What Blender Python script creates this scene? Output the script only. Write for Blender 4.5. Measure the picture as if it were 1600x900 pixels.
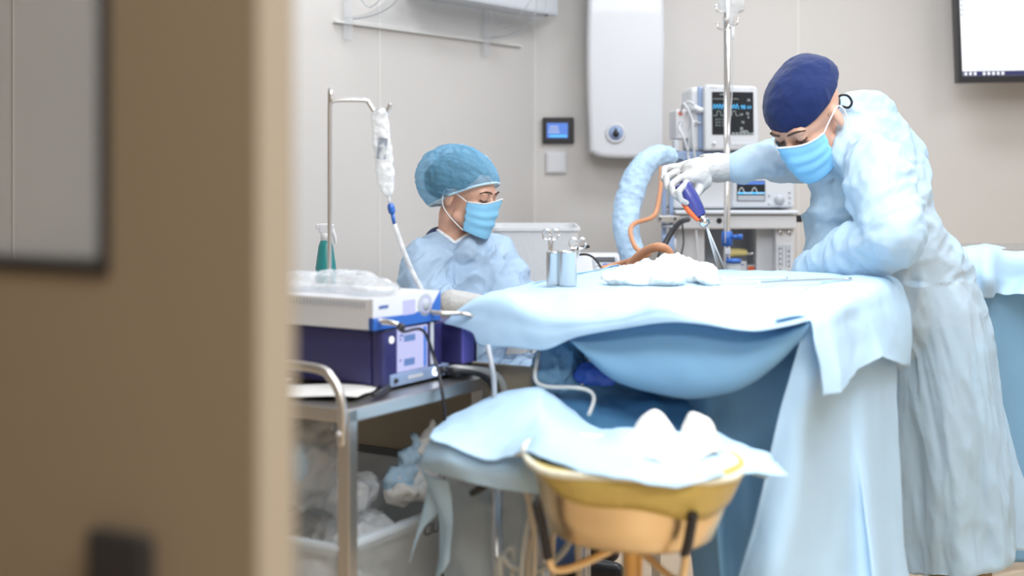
import bpy, bmesh, math, random
from mathutils import Vector, Matrix, noise, Euler
import mathutils
for o in list(bpy.data.objects): bpy.data.objects.remove(o)
random.seed(7)
SC = bpy.context.scene
COL = SC.collection
PI = math.pi
# ------------------------------------------------------------------ camera
F = 2200.0; H = 1.28; HY = 250.0
def P(px, py, d):                     # a point of the place seen at (px, py) in the photograph, d metres away
    return Vector(((px-800)*d/F, d, H-(py-HY)*d/F))
cd = bpy.data.cameras.new('camera'); cam = bpy.data.objects.new('camera', cd); COL.objects.link(cam)
cam.location = (0, 0, H); cam.rotation_euler = (PI/2, 0, 0)
cd.sensor_width = 36; cd.lens = F/1600*36; cd.shift_y = -(450-HY)/1600
cd.clip_start = .05
cd.dof.use_dof = True; cd.dof.focus_distance = 4.1; cd.dof.aperture_fstop = 2.1
SC.camera = cam
SC.view_settings.view_transform = 'Standard'; SC.view_settings.look = 'None'
SC.view_settings.gamma = 1; SC.view_settings.use_curve_mapping = False
SC.view_settings.exposure = 0.0
SC.cycles.use_denoising = True; SC.cycles.max_bounces = 10; SC.cycles.transparent_max_bounces = 24
SC.cycles.caustics_reflective = False; SC.cycles.caustics_refractive = False
# ------------------------------------------------------------------ light
w = bpy.data.worlds.new('world'); SC.world = w; w.use_nodes = True
w.node_tree.nodes['Background'].inputs[0].default_value = (.9, .95, 1, 1)
w.node_tree.nodes['Background'].inputs[1].default_value = .3
def area(name, loc, sx, sy, power, col, rot=(0, 0, 0)):
    l = bpy.data.lights.new(name, 'AREA'); l.shape = 'RECTANGLE'; l.size = sx; l.size_y = sy
    l.energy = power; l.color = col
    o = bpy.data.objects.new(name, l); COL.objects.link(o); o.location = loc; o.rotation_euler = rot
    return o
area('ceiling_or_fill_lamp', (.9, 3.0, 2.72), 1.2, 1.2, 36, (.92, .965, 1.03))
area('ceiling_or_fill_lamp', (-.3, 4.7, 2.72), .6, .6, 11, (.92, .965, 1.03))
area('ceiling_or_fill_lamp', (1.2, 5.3, 2.72), 1.0, .5, 25, (.92, .965, 1.03))
area('ceiling_or_fill_lamp', (2.4, 4.0, 2.72), .6, 1.2, 23, (.92, .965, 1.03))
area('corridor_fill_lamp', (.6, -.2, 2.62), 1.6, .6, 82, (.94, .97, 1.0))  # unseen, added to light the door face and fill the fronts of things
area('ceiling_or_fill_lamp', (.7, 2.0, 2.6), 1.6, .5, 38, (.92, .965, 1.03), (math.radians(38), 0, 0))  # added fill near the doorway, tilted inwards to brighten the drape fronts
# ------------------------------------------------------------------ materials
def mat(name, col, rough=.5, metal=0, spec=.5, bump=None, transl=0, alpha=1, emit=0, ior=None, var=None, sheen=0, glass=False, coat=0, stretch=None, dark=None):
    m = bpy.data.materials.new(name); m.use_nodes = True
    nt = m.node_tree; N = nt.nodes; L = nt.links
    b = N['Principled BSDF']; out = N['Material Output']
    b.inputs['Base Color'].default_value = (*col, 1); b.inputs['Roughness'].default_value = rough
    b.inputs['Metallic'].default_value = metal; b.inputs['Specular IOR Level'].default_value = spec
    b.inputs['Sheen Weight'].default_value = sheen; b.inputs['Coat Weight'].default_value = coat
    tc = N.new('ShaderNodeTexCoord'); mp = N.new('ShaderNodeMapping'); L.new(tc.outputs['Object'], mp.inputs[0])
    if stretch: mp.inputs['Scale'].default_value = stretch
    if emit:
        b.inputs['Base Color'].default_value = (*[c*.05 for c in col], 1); b.inputs['Emission Color'].default_value = (*col, 1); b.inputs['Emission Strength'].default_value = emit
    if ior: b.inputs['IOR'].default_value = ior
    if bump:
        last = None
        for (sc, st) in bump:
            n = N.new('ShaderNodeTexNoise'); n.inputs['Scale'].default_value = sc; n.inputs['Detail'].default_value = 4
            L.new(mp.outputs[0], n.inputs['Vector'])
            bn = N.new('ShaderNodeBump'); bn.inputs['Strength'].default_value = st; bn.inputs['Distance'].default_value = .01
            L.new(n.outputs[0], bn.inputs['Height'])
            if last: L.new(last.outputs[0], bn.inputs['Normal'])
            last = bn
        L.new(last.outputs[0], b.inputs['Normal'])
    if var:
        sc, amt = var
        n = N.new('ShaderNodeTexNoise'); n.inputs['Scale'].default_value = sc; n.inputs['Detail'].default_value = 5
        L.new(mp.outputs[0], n.inputs['Vector'])
        mx = N.new('ShaderNodeMix'); mx.data_type = 'RGBA'
        c2 = dark or tuple(c*(1-amt) for c in col)
        mx.inputs[6].default_value = (*col, 1); mx.inputs[7].default_value = (*c2, 1)
        L.new(n.outputs[0], mx.inputs[0]); L.new(mx.outputs[2], b.inputs['Base Color'])
    sh = b.outputs[0]
    if transl:
        t = N.new('ShaderNodeBsdfTranslucent'); t.inputs[0].default_value = (*col, 1)
        mx = N.new('ShaderNodeMixShader'); mx.inputs[0].default_value = transl
        L.new(sh, mx.inputs[1]); L.new(t.outputs[0], mx.inputs[2]); sh = mx.outputs[0]
    if alpha < 1:
        t = N.new('ShaderNodeBsdfTransparent'); t.inputs[0].default_value = (*[min(1, c*.3+.7) for c in col], 1)
        mx = N.new('ShaderNodeMixShader'); mx.inputs[0].default_value = alpha
        L.new(t.outputs[0], mx.inputs[1]); L.new(sh, mx.inputs[2]); sh = mx.outputs[0]
    L.new(sh, out.inputs['Surface'])
    return m
M = dict(
 wall=mat('wall paint', (.66, .635, .605), .75, spec=.25, bump=[(350, .12)], var=(3, .04)),
 seam=mat('wall joint', (.78, .76, .73), .6),
 ceil=mat('ceiling white', (.8, .8, .8), .8),
 floor=mat('beige vinyl floor', (.72, .55, .38), .35, bump=[(40, .05)], var=(30, .12)),
 door=mat('door laminate', (.215, .167, .111), .55, bump=[(300, .05)], var=(2, .05)),
 dooredge=mat('door edge strip', (.36, .31, .24), .5),
 corr=mat('corridor paint', (.58, .49, .37), .7),
 gasket=mat('black rubber', (.015, .015, .017), .5),
 alu=mat('white lacquered bead', (.8, .8, .78), .4),
 tint=mat('tinted door glass', (.24, .23, .20), .05, spec=.3, alpha=.28),
 white=mat('white enamel', (.68, .69, .71), .3, coat=.2),
 offw=mat('off white plastic', (.60, .62, .65), .4),
 grey=mat('grey plastic', (.42, .45, .49), .4),
 lgrey=mat('light grey plastic', (.62, .65, .69), .4),
 dgrey=mat('dark grey plastic', (.08, .085, .095), .4),
 black=mat('black plastic', (.012, .012, .015), .35),
 steelblue=mat('pale blue plastic', (.30, .40, .60), .4),
 blue=mat('bright blue plastic', (.03, .13, .48), .35),
 navy=mat('dark indigo casing', (.032, .030, .13), .38, coat=.1),
 violet=mat('violet casing', (.16, .15, .55), .4),
 drill=mat('indigo drill shell', (.05, .06, .27), .3, coat=.4),
 orange=mat('orange red plastic', (.85, .15, .04), .4),
 steel=mat('stainless steel', (.66, .66, .66), .28, metal=1, bump=[(60, .05)], stretch=(1, 1, 8)),
 satin=mat('brushed steel', (.62, .60, .57), .36, metal=1, bump=[(90, .06)], stretch=(1, 1, 10)),
 chrome=mat('polished steel', (.8, .8, .8), .12, metal=1),
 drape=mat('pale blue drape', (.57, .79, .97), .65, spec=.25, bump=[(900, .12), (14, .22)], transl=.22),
 drape_shaded=mat('shaded sky blue drape', (.28, .52, .74), .7, spec=.2, bump=[(900, .12), (12, .25)], transl=.2),  # deeper blue under layer, base darkened to hold the swag's shade
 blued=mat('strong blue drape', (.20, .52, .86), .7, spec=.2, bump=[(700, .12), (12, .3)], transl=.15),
 gown=mat('pale blue nonwoven gown', (.58, .78, .94), .55, spec=.3, bump=[(1200, .1), (13, .6)], transl=.2, alpha=.80),
 gownw=mat('thin light blue gown', (.50, .68, .88), .55, spec=.3, bump=[(1000, .1), (15, .6)], transl=.2, alpha=.84),
 bouff=mat('sheer blue cap', (.22, .55, .82), .5, spec=.3, bump=[(60, .7)], transl=.15, alpha=.52),
 rib=mat('light blue gathered seam', (.62, .84, .95), .5, transl=.2),
 mask=mat('light blue mask', (.26, .60, .88), .7, spec=.2, bump=[(900, .1)]),
 maskw=mat('white mask edge', (.85, .88, .90), .6),
 navyc=mat('navy cotton', (.010, .028, .13), .8, spec=.2, bump=[(700, .2), (9, .5)], var=(6, .5), sheen=.15),
 hair=mat('dark brown hair', (.035, .022, .015), .5, bump=[(200, .6)], stretch=(1, 1, .2)),
 skin=mat('skin', (.76, .45, .33), .5, spec=.35, bump=[(250, .08)], var=(25, .15)),
 lip=mat('dark lash', (.03, .018, .014), .6),
 lid=mat('eyelid shade', (.42, .20, .15), .5),
 glove=mat('white latex', (.50, .50, .49), .5, bump=[(120, .12), (40, .3)]),
 bglove=mat('blue nitrile', (.06, .15, .62), .45, bump=[(60, .2)]),
 scrub=mat('navy scrubs', (.05, .10, .25), .85, bump=[(400, .2), (15, .3)]),
 khaki=mat('brown trousers', (.25, .17, .08), .85, bump=[(400, .2)]),
 tubeb=mat('brown rubber tube', (.62, .29, .15), .45),
 tubec=mat('clear grey tube', (.62, .64, .62), .25, alpha=.75),
 tubed=mat('beige tube', (.55, .48, .38), .35),
 film=mat('clear plastic film', (.86, .89, .92), .12, spec=.8, bump=[(45, .9)], alpha=.33),
 filmw=mat('milky plastic film', (.85, .87, .88), .2, spec=.7, bump=[(40, .8)], alpha=.55),
 sheetw=mat('bluish milky sheet', (.62, .72, .80), .4, bump=[(25, .6)], transl=.3, alpha=.8),
 clear=mat('clear acrylic', (.88, .90, .92), .08, spec=.7, alpha=.14),
 bin=mat('milky polypropylene', (.74, .80, .84), .25, spec=.5, alpha=.42, bump=[(30, .3)]),
 binw=mat('white translucent tub', (.82, .84, .86), .35, alpha=.72, bump=[(60, .2)]),
 blhose=mat('blue hose sleeve', (.55, .76, .96), .5, bump=[(40, .6)], transl=.2),
 paper=mat('paper', (.82, .81, .78), .8, bump=[(20, .2)]),
 gauze=mat('white gauze', (.90, .90, .86), .9, bump=[(160, .6), (30, .5)]),
 liner=mat('yellow bag liner', (.68, .52, .15), .35, spec=.5, bump=[(30, .6)], transl=.15),
 linerw=mat('pale bag rim', (.80, .78, .62), .4, spec=.5, bump=[(50, .5)]),
 basin=mat('warm reflection steel', (.78, .60, .36), .33, metal=1, bump=[(20, .04)]),  # gold in the base colour stands for the warm corridor mirrored in steel
 teal=mat('teal bottle', (.02, .23, .23), .35),
 board=mat('beige board', (.45, .39, .29), .8),
 ink=mat('printed ink', (.02, .02, .03), .6),
 inkb=mat('printed blue', (.06, .12, .35), .6),
 yellow=mat('cream yellow cap', (.80, .68, .28), .5),
 scr_w=mat('lit white screen', (.95, .97, 1), .4, emit=1.25),
 scr_v=mat('lit lavender screen', (.62, .64, 1), .4, emit=.9),
 scr_b=mat('lit blue screen', (.10, .24, .75), .4, emit=1.0),
 scr_d=mat('dark display', (.012, .016, .022), .25),
 cyan=mat('cyan trace', (.08, .45, .85), .5, emit=1.6),
 trace=mat('grey trace', (.35, .42, .42), .5, emit=.8),
 tracew=mat('pale readout', (.75, .80, .80), .5, emit=.9),
 led=mat('white ring light', (.8, .85, 1), .5, emit=3),
)
# ------------------------------------------------------------------ mesh helpers
def cr(p0, p1, p2, p3, t):
    return .5*((2*p1)+(-p0+p2)*t+(2*p0-5*p1+4*p2-p3)*t*t+(-p0+3*p1-3*p2+p3)*t*t*t)
def spline(pts, n):                   # smooth path with n steps per span
    pts = [Vector(p) for p in pts]
    if n < 0: return [a.lerp(b, k/-n) for a, b in zip(pts, pts[1:]) for k in range(-n)]+[pts[-1]]
    if len(pts) < 3: n = 1
    out = []
    for i in range(len(pts)-1):
        a = pts[max(i-1, 0)]; b = pts[i]; c = pts[i+1]; d = pts[min(i+2, len(pts)-1)]
        for k in range(n): out.append(cr(a, b, c, d, k/n))
    out.append(pts[-1]); return out
def fn(p, f): return noise.noise(Vector(p)*f)
def ridge(p, f, oct=3):
    s = 0; a = 1
    for k in range(oct):
        s += a*(1-2*abs(noise.noise(Vector(p)*f+Vector((k*7.3, 3.1, 1.7))))); a *= .5; f *= 2.05
    return s
def crumple(c, f, a, st=(1, 1, 1)):
    q = Vector((c.x*st[0], c.y*st[1], c.z*st[2]))
    q = q+.10*noise.noise_vector(q*3.1)
    n1 = noise.noise(q*f); n2 = noise.noise(q*f*2.3+Vector((5, 1, 9))); n3 = noise.noise(q*f*4.6+Vector((2, 8, 3)))
    return a*((1-3*abs(n1))+.5*(1-3*abs(n2))+.22*(1-3*abs(n3)))
class MB:
    def __init__(s, T=None): s.bm = bmesh.new(); s.T = T or Matrix()
    def add(s, b, T=None, smooth=False):
        X = s.T @ (T or Matrix())
        for f in b.faces: f.smooth = smooth or f.smooth
        b.transform(X)
        me = bpy.data.meshes.new('t'); b.to_mesh(me); b.free(); s.bm.from_mesh(me); bpy.data.meshes.remove(me)
        return s
    def box(s, c, d, bev=0, rot=None, seg=2):
        b = bmesh.new(); bmesh.ops.create_cube(b, size=1)
        bmesh.ops.scale(b, vec=d, verts=b.verts)
        if bev: bmesh.ops.bevel(b, geom=list(b.edges), offset=min(bev, min(d)*.49), segments=seg, affect='EDGES', profile=.5)
        T = Matrix.Translation(c)
        if rot: T = T @ Euler(rot).to_matrix().to_4x4()
        return s.add(b, T, smooth=False)
    def hull(s, lo, hi, bev=0): 
        lo = Vector(lo); hi = Vector(hi); return s.box((lo+hi)/2, hi-lo, bev)
    def tube(s, pts, r, seg=10, n=6, cap=True, flat=None):
        rs = r if isinstance(r, (list, tuple)) else [r]*len(pts)
        path = spline(pts, n); m = n if len(pts) > 2 else 1
        rr = []
        for i in range(len(rs)-1):
            for k in range(m): rr.append(rs[i]+(rs[i+1]-rs[i])*k/m)
        rr.append(rs[-1])
        b = bmesh.new(); rings = []
        t = (path[1]-path[0]).normalized(); up = Vector((0, 0, 1)) if abs(t.z) < .9 else Vector((1, 0, 0))
        nrm = t.cross(up).normalized()
        for i, p in enumerate(path):
            t2 = (path[min(i+1, len(path)-1)]-path[max(i-1, 0)])
            if t2.length > 1e-9: t2.normalize(); t = t2
            nrm = (nrm-t*nrm.dot(t)); nrm.normalize(); bn = t.cross(nrm)
            fl = flat or 1
            rings.append([b.verts.new(p+(nrm*math.cos(a)+bn*math.sin(a)*fl)*rr[i]) for a in [2*PI*k/seg for k in range(seg)]])
        for i in range(len(rings)-1):
            for k in range(seg):
                f = b.faces.new((rings[i][k], rings[i][(k+1) % seg], rings[i+1][(k+1) % seg], rings[i+1][k])); f.smooth = True
        if cap:
            b.faces.new(rings[0][::-1]); b.faces.new(rings[-1])
        bmesh.ops.recalc_face_normals(b, faces=b.faces)
        return s.add(b)
    def cyl(s, a, b_, r, r2=None, seg=24): return s.tube([a, b_], [r, r if r2 is None else r2], seg=seg)
    def lathe(s, prof, c, seg=40, axis=None, fnr=None):
        b = bmesh.new(); rings = []
        for (r, z) in prof:
            rings.append([b.verts.new((r*math.cos(a)*(fnr(a, z) if fnr else 1), r*math.sin(a)*(fnr(a, z) if fnr else 1), z)) for a in [2*PI*k/seg for k in range(seg)]])
        for i in range(len(rings)-1):
            for k in range(seg):
                f = b.faces.new((rings[i][k], rings[i][(k+1) % seg], rings[i+1][(k+1) % seg], rings[i+1][k])); f.smooth = True
        bmesh.ops.remove_doubles(b, verts=b.verts, dist=1e-5)
        bmesh.ops.recalc_face_normals(b, faces=b.faces)
        T = Matrix.Translation(c)
        if axis is not None: T = T @ Vector((0, 0, 1)).rotation_difference(Vector(axis).normalized()).to_matrix().to_4x4()
        return s.add(b, T)
    def ell(s, c, r, rot=None, sub=3):
        b = bmesh.new(); bmesh.ops.create_icosphere(b, subdivisions=sub, radius=1)
        bmesh.ops.scale(b, vec=(r, r, r) if isinstance(r, (int, float)) else r, verts=b.verts)
        T = Matrix.Translation(c)
        if rot is not None: T = T @ (rot if isinstance(rot, Matrix) else Euler(rot).to_matrix().to_4x4())
        return s.add(b, T, smooth=True)
    def cone(s, a, b_, ra, rb):
        s.ell(a, ra, sub=2); s.ell(b_, rb, sub=2); return s.tube([a, b_], [ra, rb], seg=16)
    def sheet(s, grid, nu=8, nv=8, disp=None, seed=0, lin=False):
        rows = [spline(r, nu) for r in grid]
        cols = list(zip(*rows)); cols = [spline(list(c), nv) for c in cols]
        b = bmesh.new(); V = []
        nr = len(cols[0]); nc = len(cols)
        G = [[cols[j][i] for j in range(nc)] for i in range(nr)]
        for i in range(nr):
            row = []
            for j in range(nc):
                p = G[i][j].copy()
                if disp:
                    du = G[i][min(j+1, nc-1)]-G[i][max(j-1, 0)]; dv = G[min(i+1, nr-1)][j]-G[max(i-1, 0)][j]
                    n = du.cross(dv)
                    if n.length > 1e-9: n.normalize()
                    p += n*disp(G[i][j]+Vector((seed, 0, 0)), j/(nc-1), i/(nr-1))
                row.append(b.verts.new(p))
            V.append(row)
        for i in range(nr-1):
            for j in range(nc-1):
                f = b.faces.new((V[i][j], V[i][j+1], V[i+1][j+1], V[i+1][j])); f.smooth = True
        return s.add(b)
    def prism(s, poly, z0, z1, T=None, bev=0):   # polygon in xy, extruded along z
        b = bmesh.new(); lo = [b.verts.new((x, y, z0)) for x, y in poly]; hi = [b.verts.new((x, y, z1)) for x, y in poly]
        n = len(poly); b.faces.new(lo[::-1]); b.faces.new(hi)
        for i in range(n): b.faces.new((lo[i], lo[(i+1) % n], hi[(i+1) % n], hi[i]))
        bmesh.ops.recalc_face_normals(b, faces=b.faces)
        if bev: bmesh.ops.bevel(b, geom=list(b.edges), offset=bev, segments=3, affect='EDGES', profile=.5)
        return s.add(b, T)
    def remesh(s, vox, it=4, disp=None):
        me = bpy.data.meshes.new('r'); s.bm.to_mesh(me); o = bpy.data.objects.new('r', me); COL.objects.link(o)
        m = o.modifiers.new('a', 'REMESH'); m.mode = 'VOXEL'; m.voxel_size = vox; m.use_smooth_shade = True
        if it: q = o.modifiers.new('b', 'SMOOTH'); q.factor = .5; q.iterations = it
        bpy.context.view_layer.update(); dg = bpy.context.evaluated_depsgraph_get()
        me2 = bpy.data.meshes.new_from_object(o.evaluated_get(dg)); bpy.data.objects.remove(o); bpy.data.meshes.remove(me)
        if disp:
            co = [v.co.copy() for v in me2.vertices]; no = [v.normal.copy() for v in me2.vertices]
            for v, c, n in zip(me2.vertices, co, no): v.co = c+n*disp(c, n)
        s.bm.free(); s.bm = bmesh.new(); s.bm.from_mesh(me2)
        for f in s.bm.faces: f.smooth = True
        bpy.data.meshes.remove(me2); return s
WLOC = {}
def obj(name, mb, m, parent=None, label=None, cat=None, group=None, kind=None, solid=0):
    me = bpy.data.meshes.new(name)
    if parent is not None: loc = WLOC[parent.name]
    else:
        vs = [v.co for v in mb.bm.verts]
        lo = Vector([min(v[i] for v in vs) for i in range(3)]); hi = Vector([max(v[i] for v in vs) for i in range(3)])
        loc = Vector(((lo.x+hi.x)/2, (lo.y+hi.y)/2, lo.z))
        if kind == 'structure': loc = Vector((0, 0, 0))
    bmesh.ops.translate(mb.bm, vec=-loc, verts=mb.bm.verts)
    mb.bm.to_mesh(me); mb.bm.free()
    me.materials.append(M[m] if isinstance(m, str) else m)
    o = bpy.data.objects.new(name, me); COL.objects.link(o)
    if parent is not None: o.parent = parent
    else: o.location = loc
    WLOC[o.name] = loc
    if solid:
        md = o.modifiers.new('thickness', 'SOLIDIFY'); md.thickness = solid; md.offset = 0
    tag(o, label, cat, group, kind); return o
def tag(o, label=None, cat=None, group=None, kind=None):
    if label: o['label'] = label
    if cat: o['category'] = cat
    if group: o['group'] = group
    if kind: o['kind'] = kind
def thing(name, label, cat, loc, group=None):
    o = bpy.data.objects.new(name, None); COL.objects.link(o); o.location = loc; o.empty_display_size = .05
    WLOC[o.name] = Vector(loc); tag(o, label, cat, group); return o
def text(body, size, T, m, parent=None, name='lettering', extr=.0004, align='CENTER'):
    cu = bpy.data.curves.new(name, 'FONT'); cu.body = body; cu.size = size; cu.extrude = extr; cu.align_x = align; cu.align_y = 'CENTER'
    o = bpy.data.objects.new(name, cu); COL.objects.link(o)
    bpy.context.view_layer.update(); me = bpy.data.meshes.new_from_object(o.evaluated_get(bpy.context.evaluated_depsgraph_get()))
    bpy.data.objects.remove(o); mb = MB(); mb.bm.from_mesh(me); bpy.data.meshes.remove(me); mb.bm.transform(T)
    return obj(name, mb, m, parent)
def frame(o, x, z):                   # matrix whose x runs along x, z points out of the surface
    x = Vector(x).normalized(); z = Vector(z).normalized(); y = z.cross(x); x = y.cross(z)
    return Matrix(((x.x, y.x, z.x, o[0]), (x.y, y.y, z.y, o[1]), (x.z, y.z, z.z, o[2]), (0, 0, 0, 1)))
FRONT = lambda o: frame(o, (1, 0, 0), (0, -1, 0))
# ------------------------------------------------------------------ the room
BW = 6.6; LU = Vector((.5232, .8522, 0)); LV = Vector((-.8522, .5232, 0))
CX = .105
def struct(name, mb, m, parent=None): return obj(name, mb, m, parent, kind='structure')
struct('floor', MB().hull((-3.2, -1.4, -.1), (3.3, BW+.1, 0)), 'floor')
struct('ceiling', MB().hull((-3.2, -1.4, 2.8), (3.3, BW+.1, 2.9)), 'ceil')
struct('wall_back', MB().hull((-.5, BW, 0), (3.3, BW+.1, 2.8)), 'wall')
struct('wall_right', MB().hull((3.2, 1.15, 0), (3.3, BW, 2.8)), 'wall')
TL = frame((CX, BW, 0), LU, (0, 0, 1))    # x along the wall (towards the corner), y into the wall (-v is room side)
struct('wall_left', MB(TL).hull((-6.4, 0, 0), (0, .1, 2.8)), 'wall')
wf = MB(); wf.hull((-3.0, 1.5, 0), (-1.06, 1.62, 2.8)); wf.hull((1.12, 1.5, 0), (3.2, 1.62, 2.8)); wf.hull((-1.06, 1.5, 2.12), (1.12, 1.62, 2.8))
struct('wall_front', wf, 'corr')
struct('wall_corridor', MB().hull((-3.2, -1.4, 0), (3.3, -1.3, 2.8)), 'corr')
cs = MB(); cs.hull((-3.2, -1.3, 0), (-3.1, 1.2, 2.8)); cs.hull((3.2, -1.3, 0), (3.3, 1.15, 2.8)); struct('wall_corridor_ends', cs, 'corr')
def wx(px):                            # distance along the left wall for a column of the photograph
    a = (px-800)/F
    return (a*BW-CX)/(LU.x-a*LU.y)
for i, px in enumerate((20, 592)):
    struct('trim_%d' % (i+1), MB(TL).hull((wx(px)-.0035, -.004, 0), (wx(px)+.0035, .002, 2.8)), 'seam')
struct('trim_3', MB(TL).hull((-.006, -.005, 0), (.004, .003, 2.8)), 'seam')
x = (1247-800)*BW/F
struct('trim_4', MB().hull((x-.003, BW-.004, 0), (x+.003, BW+.002, 2.8)), 'seam')
struct('baseboard_back', MB().hull((CX, BW-.012, 0), (3.2, BW, .09)), 'lgrey')
struct('baseboard_left', MB(TL).hull((-6.4, -.012, 0), (0, 0, .09)), 'lgrey')
# door leaf standing ajar, free edge towards the middle of the doorway
DA = math.radians(3)
du = Vector((-math.cos(DA), -math.sin(DA)*0-.02, 0)).normalized()      # from the free edge towards the hinge
TD = frame((-.187, 1.03, 0), (.866, -.5, 0), (0, 0, 1))      # x to the right along the leaf, y away from the camera
wr, wz = -.148, 1.189                   # window: right edge and bottom edge on the leaf
dm = MB(TD); dm.hull((-.97, 0, .01), (0, .04, wz)); dm.hull((wr, 0, wz), (0, .04, 2.1)); dm.hull((-.97, 0, wz), (-.62, .04, 2.1)); dm.hull((-.62, 0, 1.95), (wr, .04, 2.1))
door = obj('door_1', dm, 'door', kind='structure')
obj('door_edge', MB(TD).hull((0, -.0005, .01), (.003, .0405, 2.1)), 'dooredge', door)
g = MB(TD); t9 = .010
for (a, b) in (((-.62, -.004, wz), (wr, .044, wz+t9)), ((wr-t9, -.004, wz), (wr, .044, 1.955)), ((-.62, -.004, wz), (-.61, .044, 1.955)), ((-.62, -.004, 1.945), (wr, .044, 1.955))): g.hull(a, b, .001)
obj('window_gasket', g, 'gasket', door)
obj('glazing_bead', MB(TD).hull((wr-t9-.014, .022, wz+t9), (wr-t9, .032, 1.945)), 'alu', door)
obj('glass_pane', MB(TD).hull((-.61, .012, wz+t9), (wr-t9, .016, 1.945)), 'tint', door)
hd = MB(TD); hd.hull((-.163, -.014, .78), (-.098, 0, .992), .006); hd.tube([(-.13, -.01, .90), (-.13, -.05, .90), (-.15, -.06, .90), (-.27, -.06, .90)], .010)
obj('handle', hd, 'gasket', door, label='black door handle')
# ------------------------------------------------------------------ things on the walls
def P2(px, py, d=BW): return P(px, py, d)
# air conditioner high on the left wall with a clear deflector under it
a0, a1 = wx(480), wx(852)
ac = thing('air_conditioner', 'white air conditioner housing high on the corner wall, cut by the top edge', 'air conditioner', TL @ Vector((a1-.3, 0, 2.02)))
ax1 = -.05
obj('housing', MB(TL).hull((ax1-1.0, -.16, 1.94), (ax1, 0, 2.24), .012), 'lgrey', ac)
obj('air_outlet', MB(TL).hull((ax1-.9, -.15, 1.934), (ax1-.08, -.05, 1.942)), 'dgrey', ac)
df = thing('air_deflector', 'clear plastic air deflector hanging on the left wall below the air conditioner', 'air deflector', TL @ Vector((wx(640), 0, 1.85)))
d0, d1 = wx(530), wx(775)
mb = MB(TL); prof = [(-.26, 1.985), (-.25, 1.91), (-.20, 1.86), (-.12, 1.83), (-.02, 1.82)]
mb.sheet([[(d0, y, z), ((d0+d1)/2, y, z), (d1, y, z)] for y, z in prof], 4, 5)
obj('curved_shield', mb, 'clear', df, solid=.004)
for xx in (d0+.06, d1-.08):
    mb = MB(TL); mb.tube([(xx, y, z) for y, z in prof], .0022, seg=6); mb.tube([(xx, -.24, 1.985), (xx, -.10, 1.86), (xx, -.01, 1.985)], .0018, seg=6)
    obj('wire_bracket', mb, 'grey', df)
    mb = MB(TL); mb.box((xx-.03, -.02, 1.84), (.055, .006, .20), .002); obj('side_plate', mb, 'clear', df)
mb = MB(TL); mb.hull((d0-.04, -.02, 1.80), (d1+.2, 0, 1.808)); obj('lower_rail', mb, 'alu', df)
# wall control panel and switches
c = P2(872, 204)
tp = thing('wall_controller', 'small black touch panel with a lit blue screen on the wall beside the boiler', 'controller', c+Vector((0, 0, -.07)))
obj('casing', MB().box(c+Vector((0, -.012, 0)), (.146, .024, .121), .004), 'black', tp)
obj('screen', MB().box(c+Vector((-.004, -.0245, 0)), (.098, .002, .070)), 'scr_b', tp)
mb = MB(); 
for k in range(3): mb.box(c+Vector((-.02, -.0262, .018-k*.013)), (.04+.006*k, .001, .004))
obj('readout', mb, 'tracew', tp)
obj('taskbar', MB().box(c+Vector((.0, -.0262, -.026)), (.08, .001, .008)), 'cyan', tp)
c = P2(869, 254)
mb = MB().box(c+Vector((0, -.008, 0)), (.094, .016, .100), .004); mb.box(c+Vector((0, -.017, 0)), (.078, .004, .084), .002)
obj('light_switch', mb, 'white', label='plain white square switch plate under the black touch panel', cat='switch')
c = P2(982, 303)
mb = MB().box(c+Vector((0, -.007, 0)), (.08, .014, .088), .004); mb.box(c+Vector((0, -.015, 0)), (.05, .004, .06), .003)
obj('wall_socket', mb, 'white', label='white wall plate below the boiler, half behind the blue sleeved hose', cat='socket')
# boiler: tall, slightly bowed body
bc = P2(974, 248); s_ = BW/F
bo = thing('water_heater', 'tall white wall hung water heater with a round dial near its bottom', 'water heater', (bc.x, BW-.02, bc.z))
prof = [(-.165, .035), (-.12, .008), (0, .0), (.12, .006), (.165, .03), (.170, .09), (.172, .3), (.178, .55), (.170, .85), (.165, 1.05), (-.155, 1.05), (-.17, .85), (-.180, .55), (-.176, .3), (-.168, .09)]
pp = spline([(x, y, 0) for x, y in prof]+[(prof[0][0], prof[0][1], 0)], 3)[:-1]
T = frame((bc.x, BW-.012, bc.z), (1, 0, 0), (0, -1, 0))
obj('casing', MB(T).prism([(p.x, p.y) for p in pp], 0, .16, bev=.02), 'white', bo)
dc = P2(962, 208, BW-.175)
mb = MB(); mb.lathe([(.046, 0), (.046, .004), (.040, .009), (.036, .006), (.0, .006)], dc, axis=(0, -1, 0)); obj('dial_ring', mb, 'white', bo)
mb = MB(); mb.lathe([(.034, 0), (.033, .008), (0, .009)], dc, axis=(0, -1, 0)); obj('dial', mb, 'steelblue', bo)
mb = MB(); mb.lathe([(.015, 0), (.014, .014), (0, .015)], dc+Vector((0, -.004, -.004)), axis=(0, -1, 0)); mb.box(dc+Vector((0, -.014, .012)), (.01, .01, .02), .002); obj('knob', mb, 'black', bo)
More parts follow.
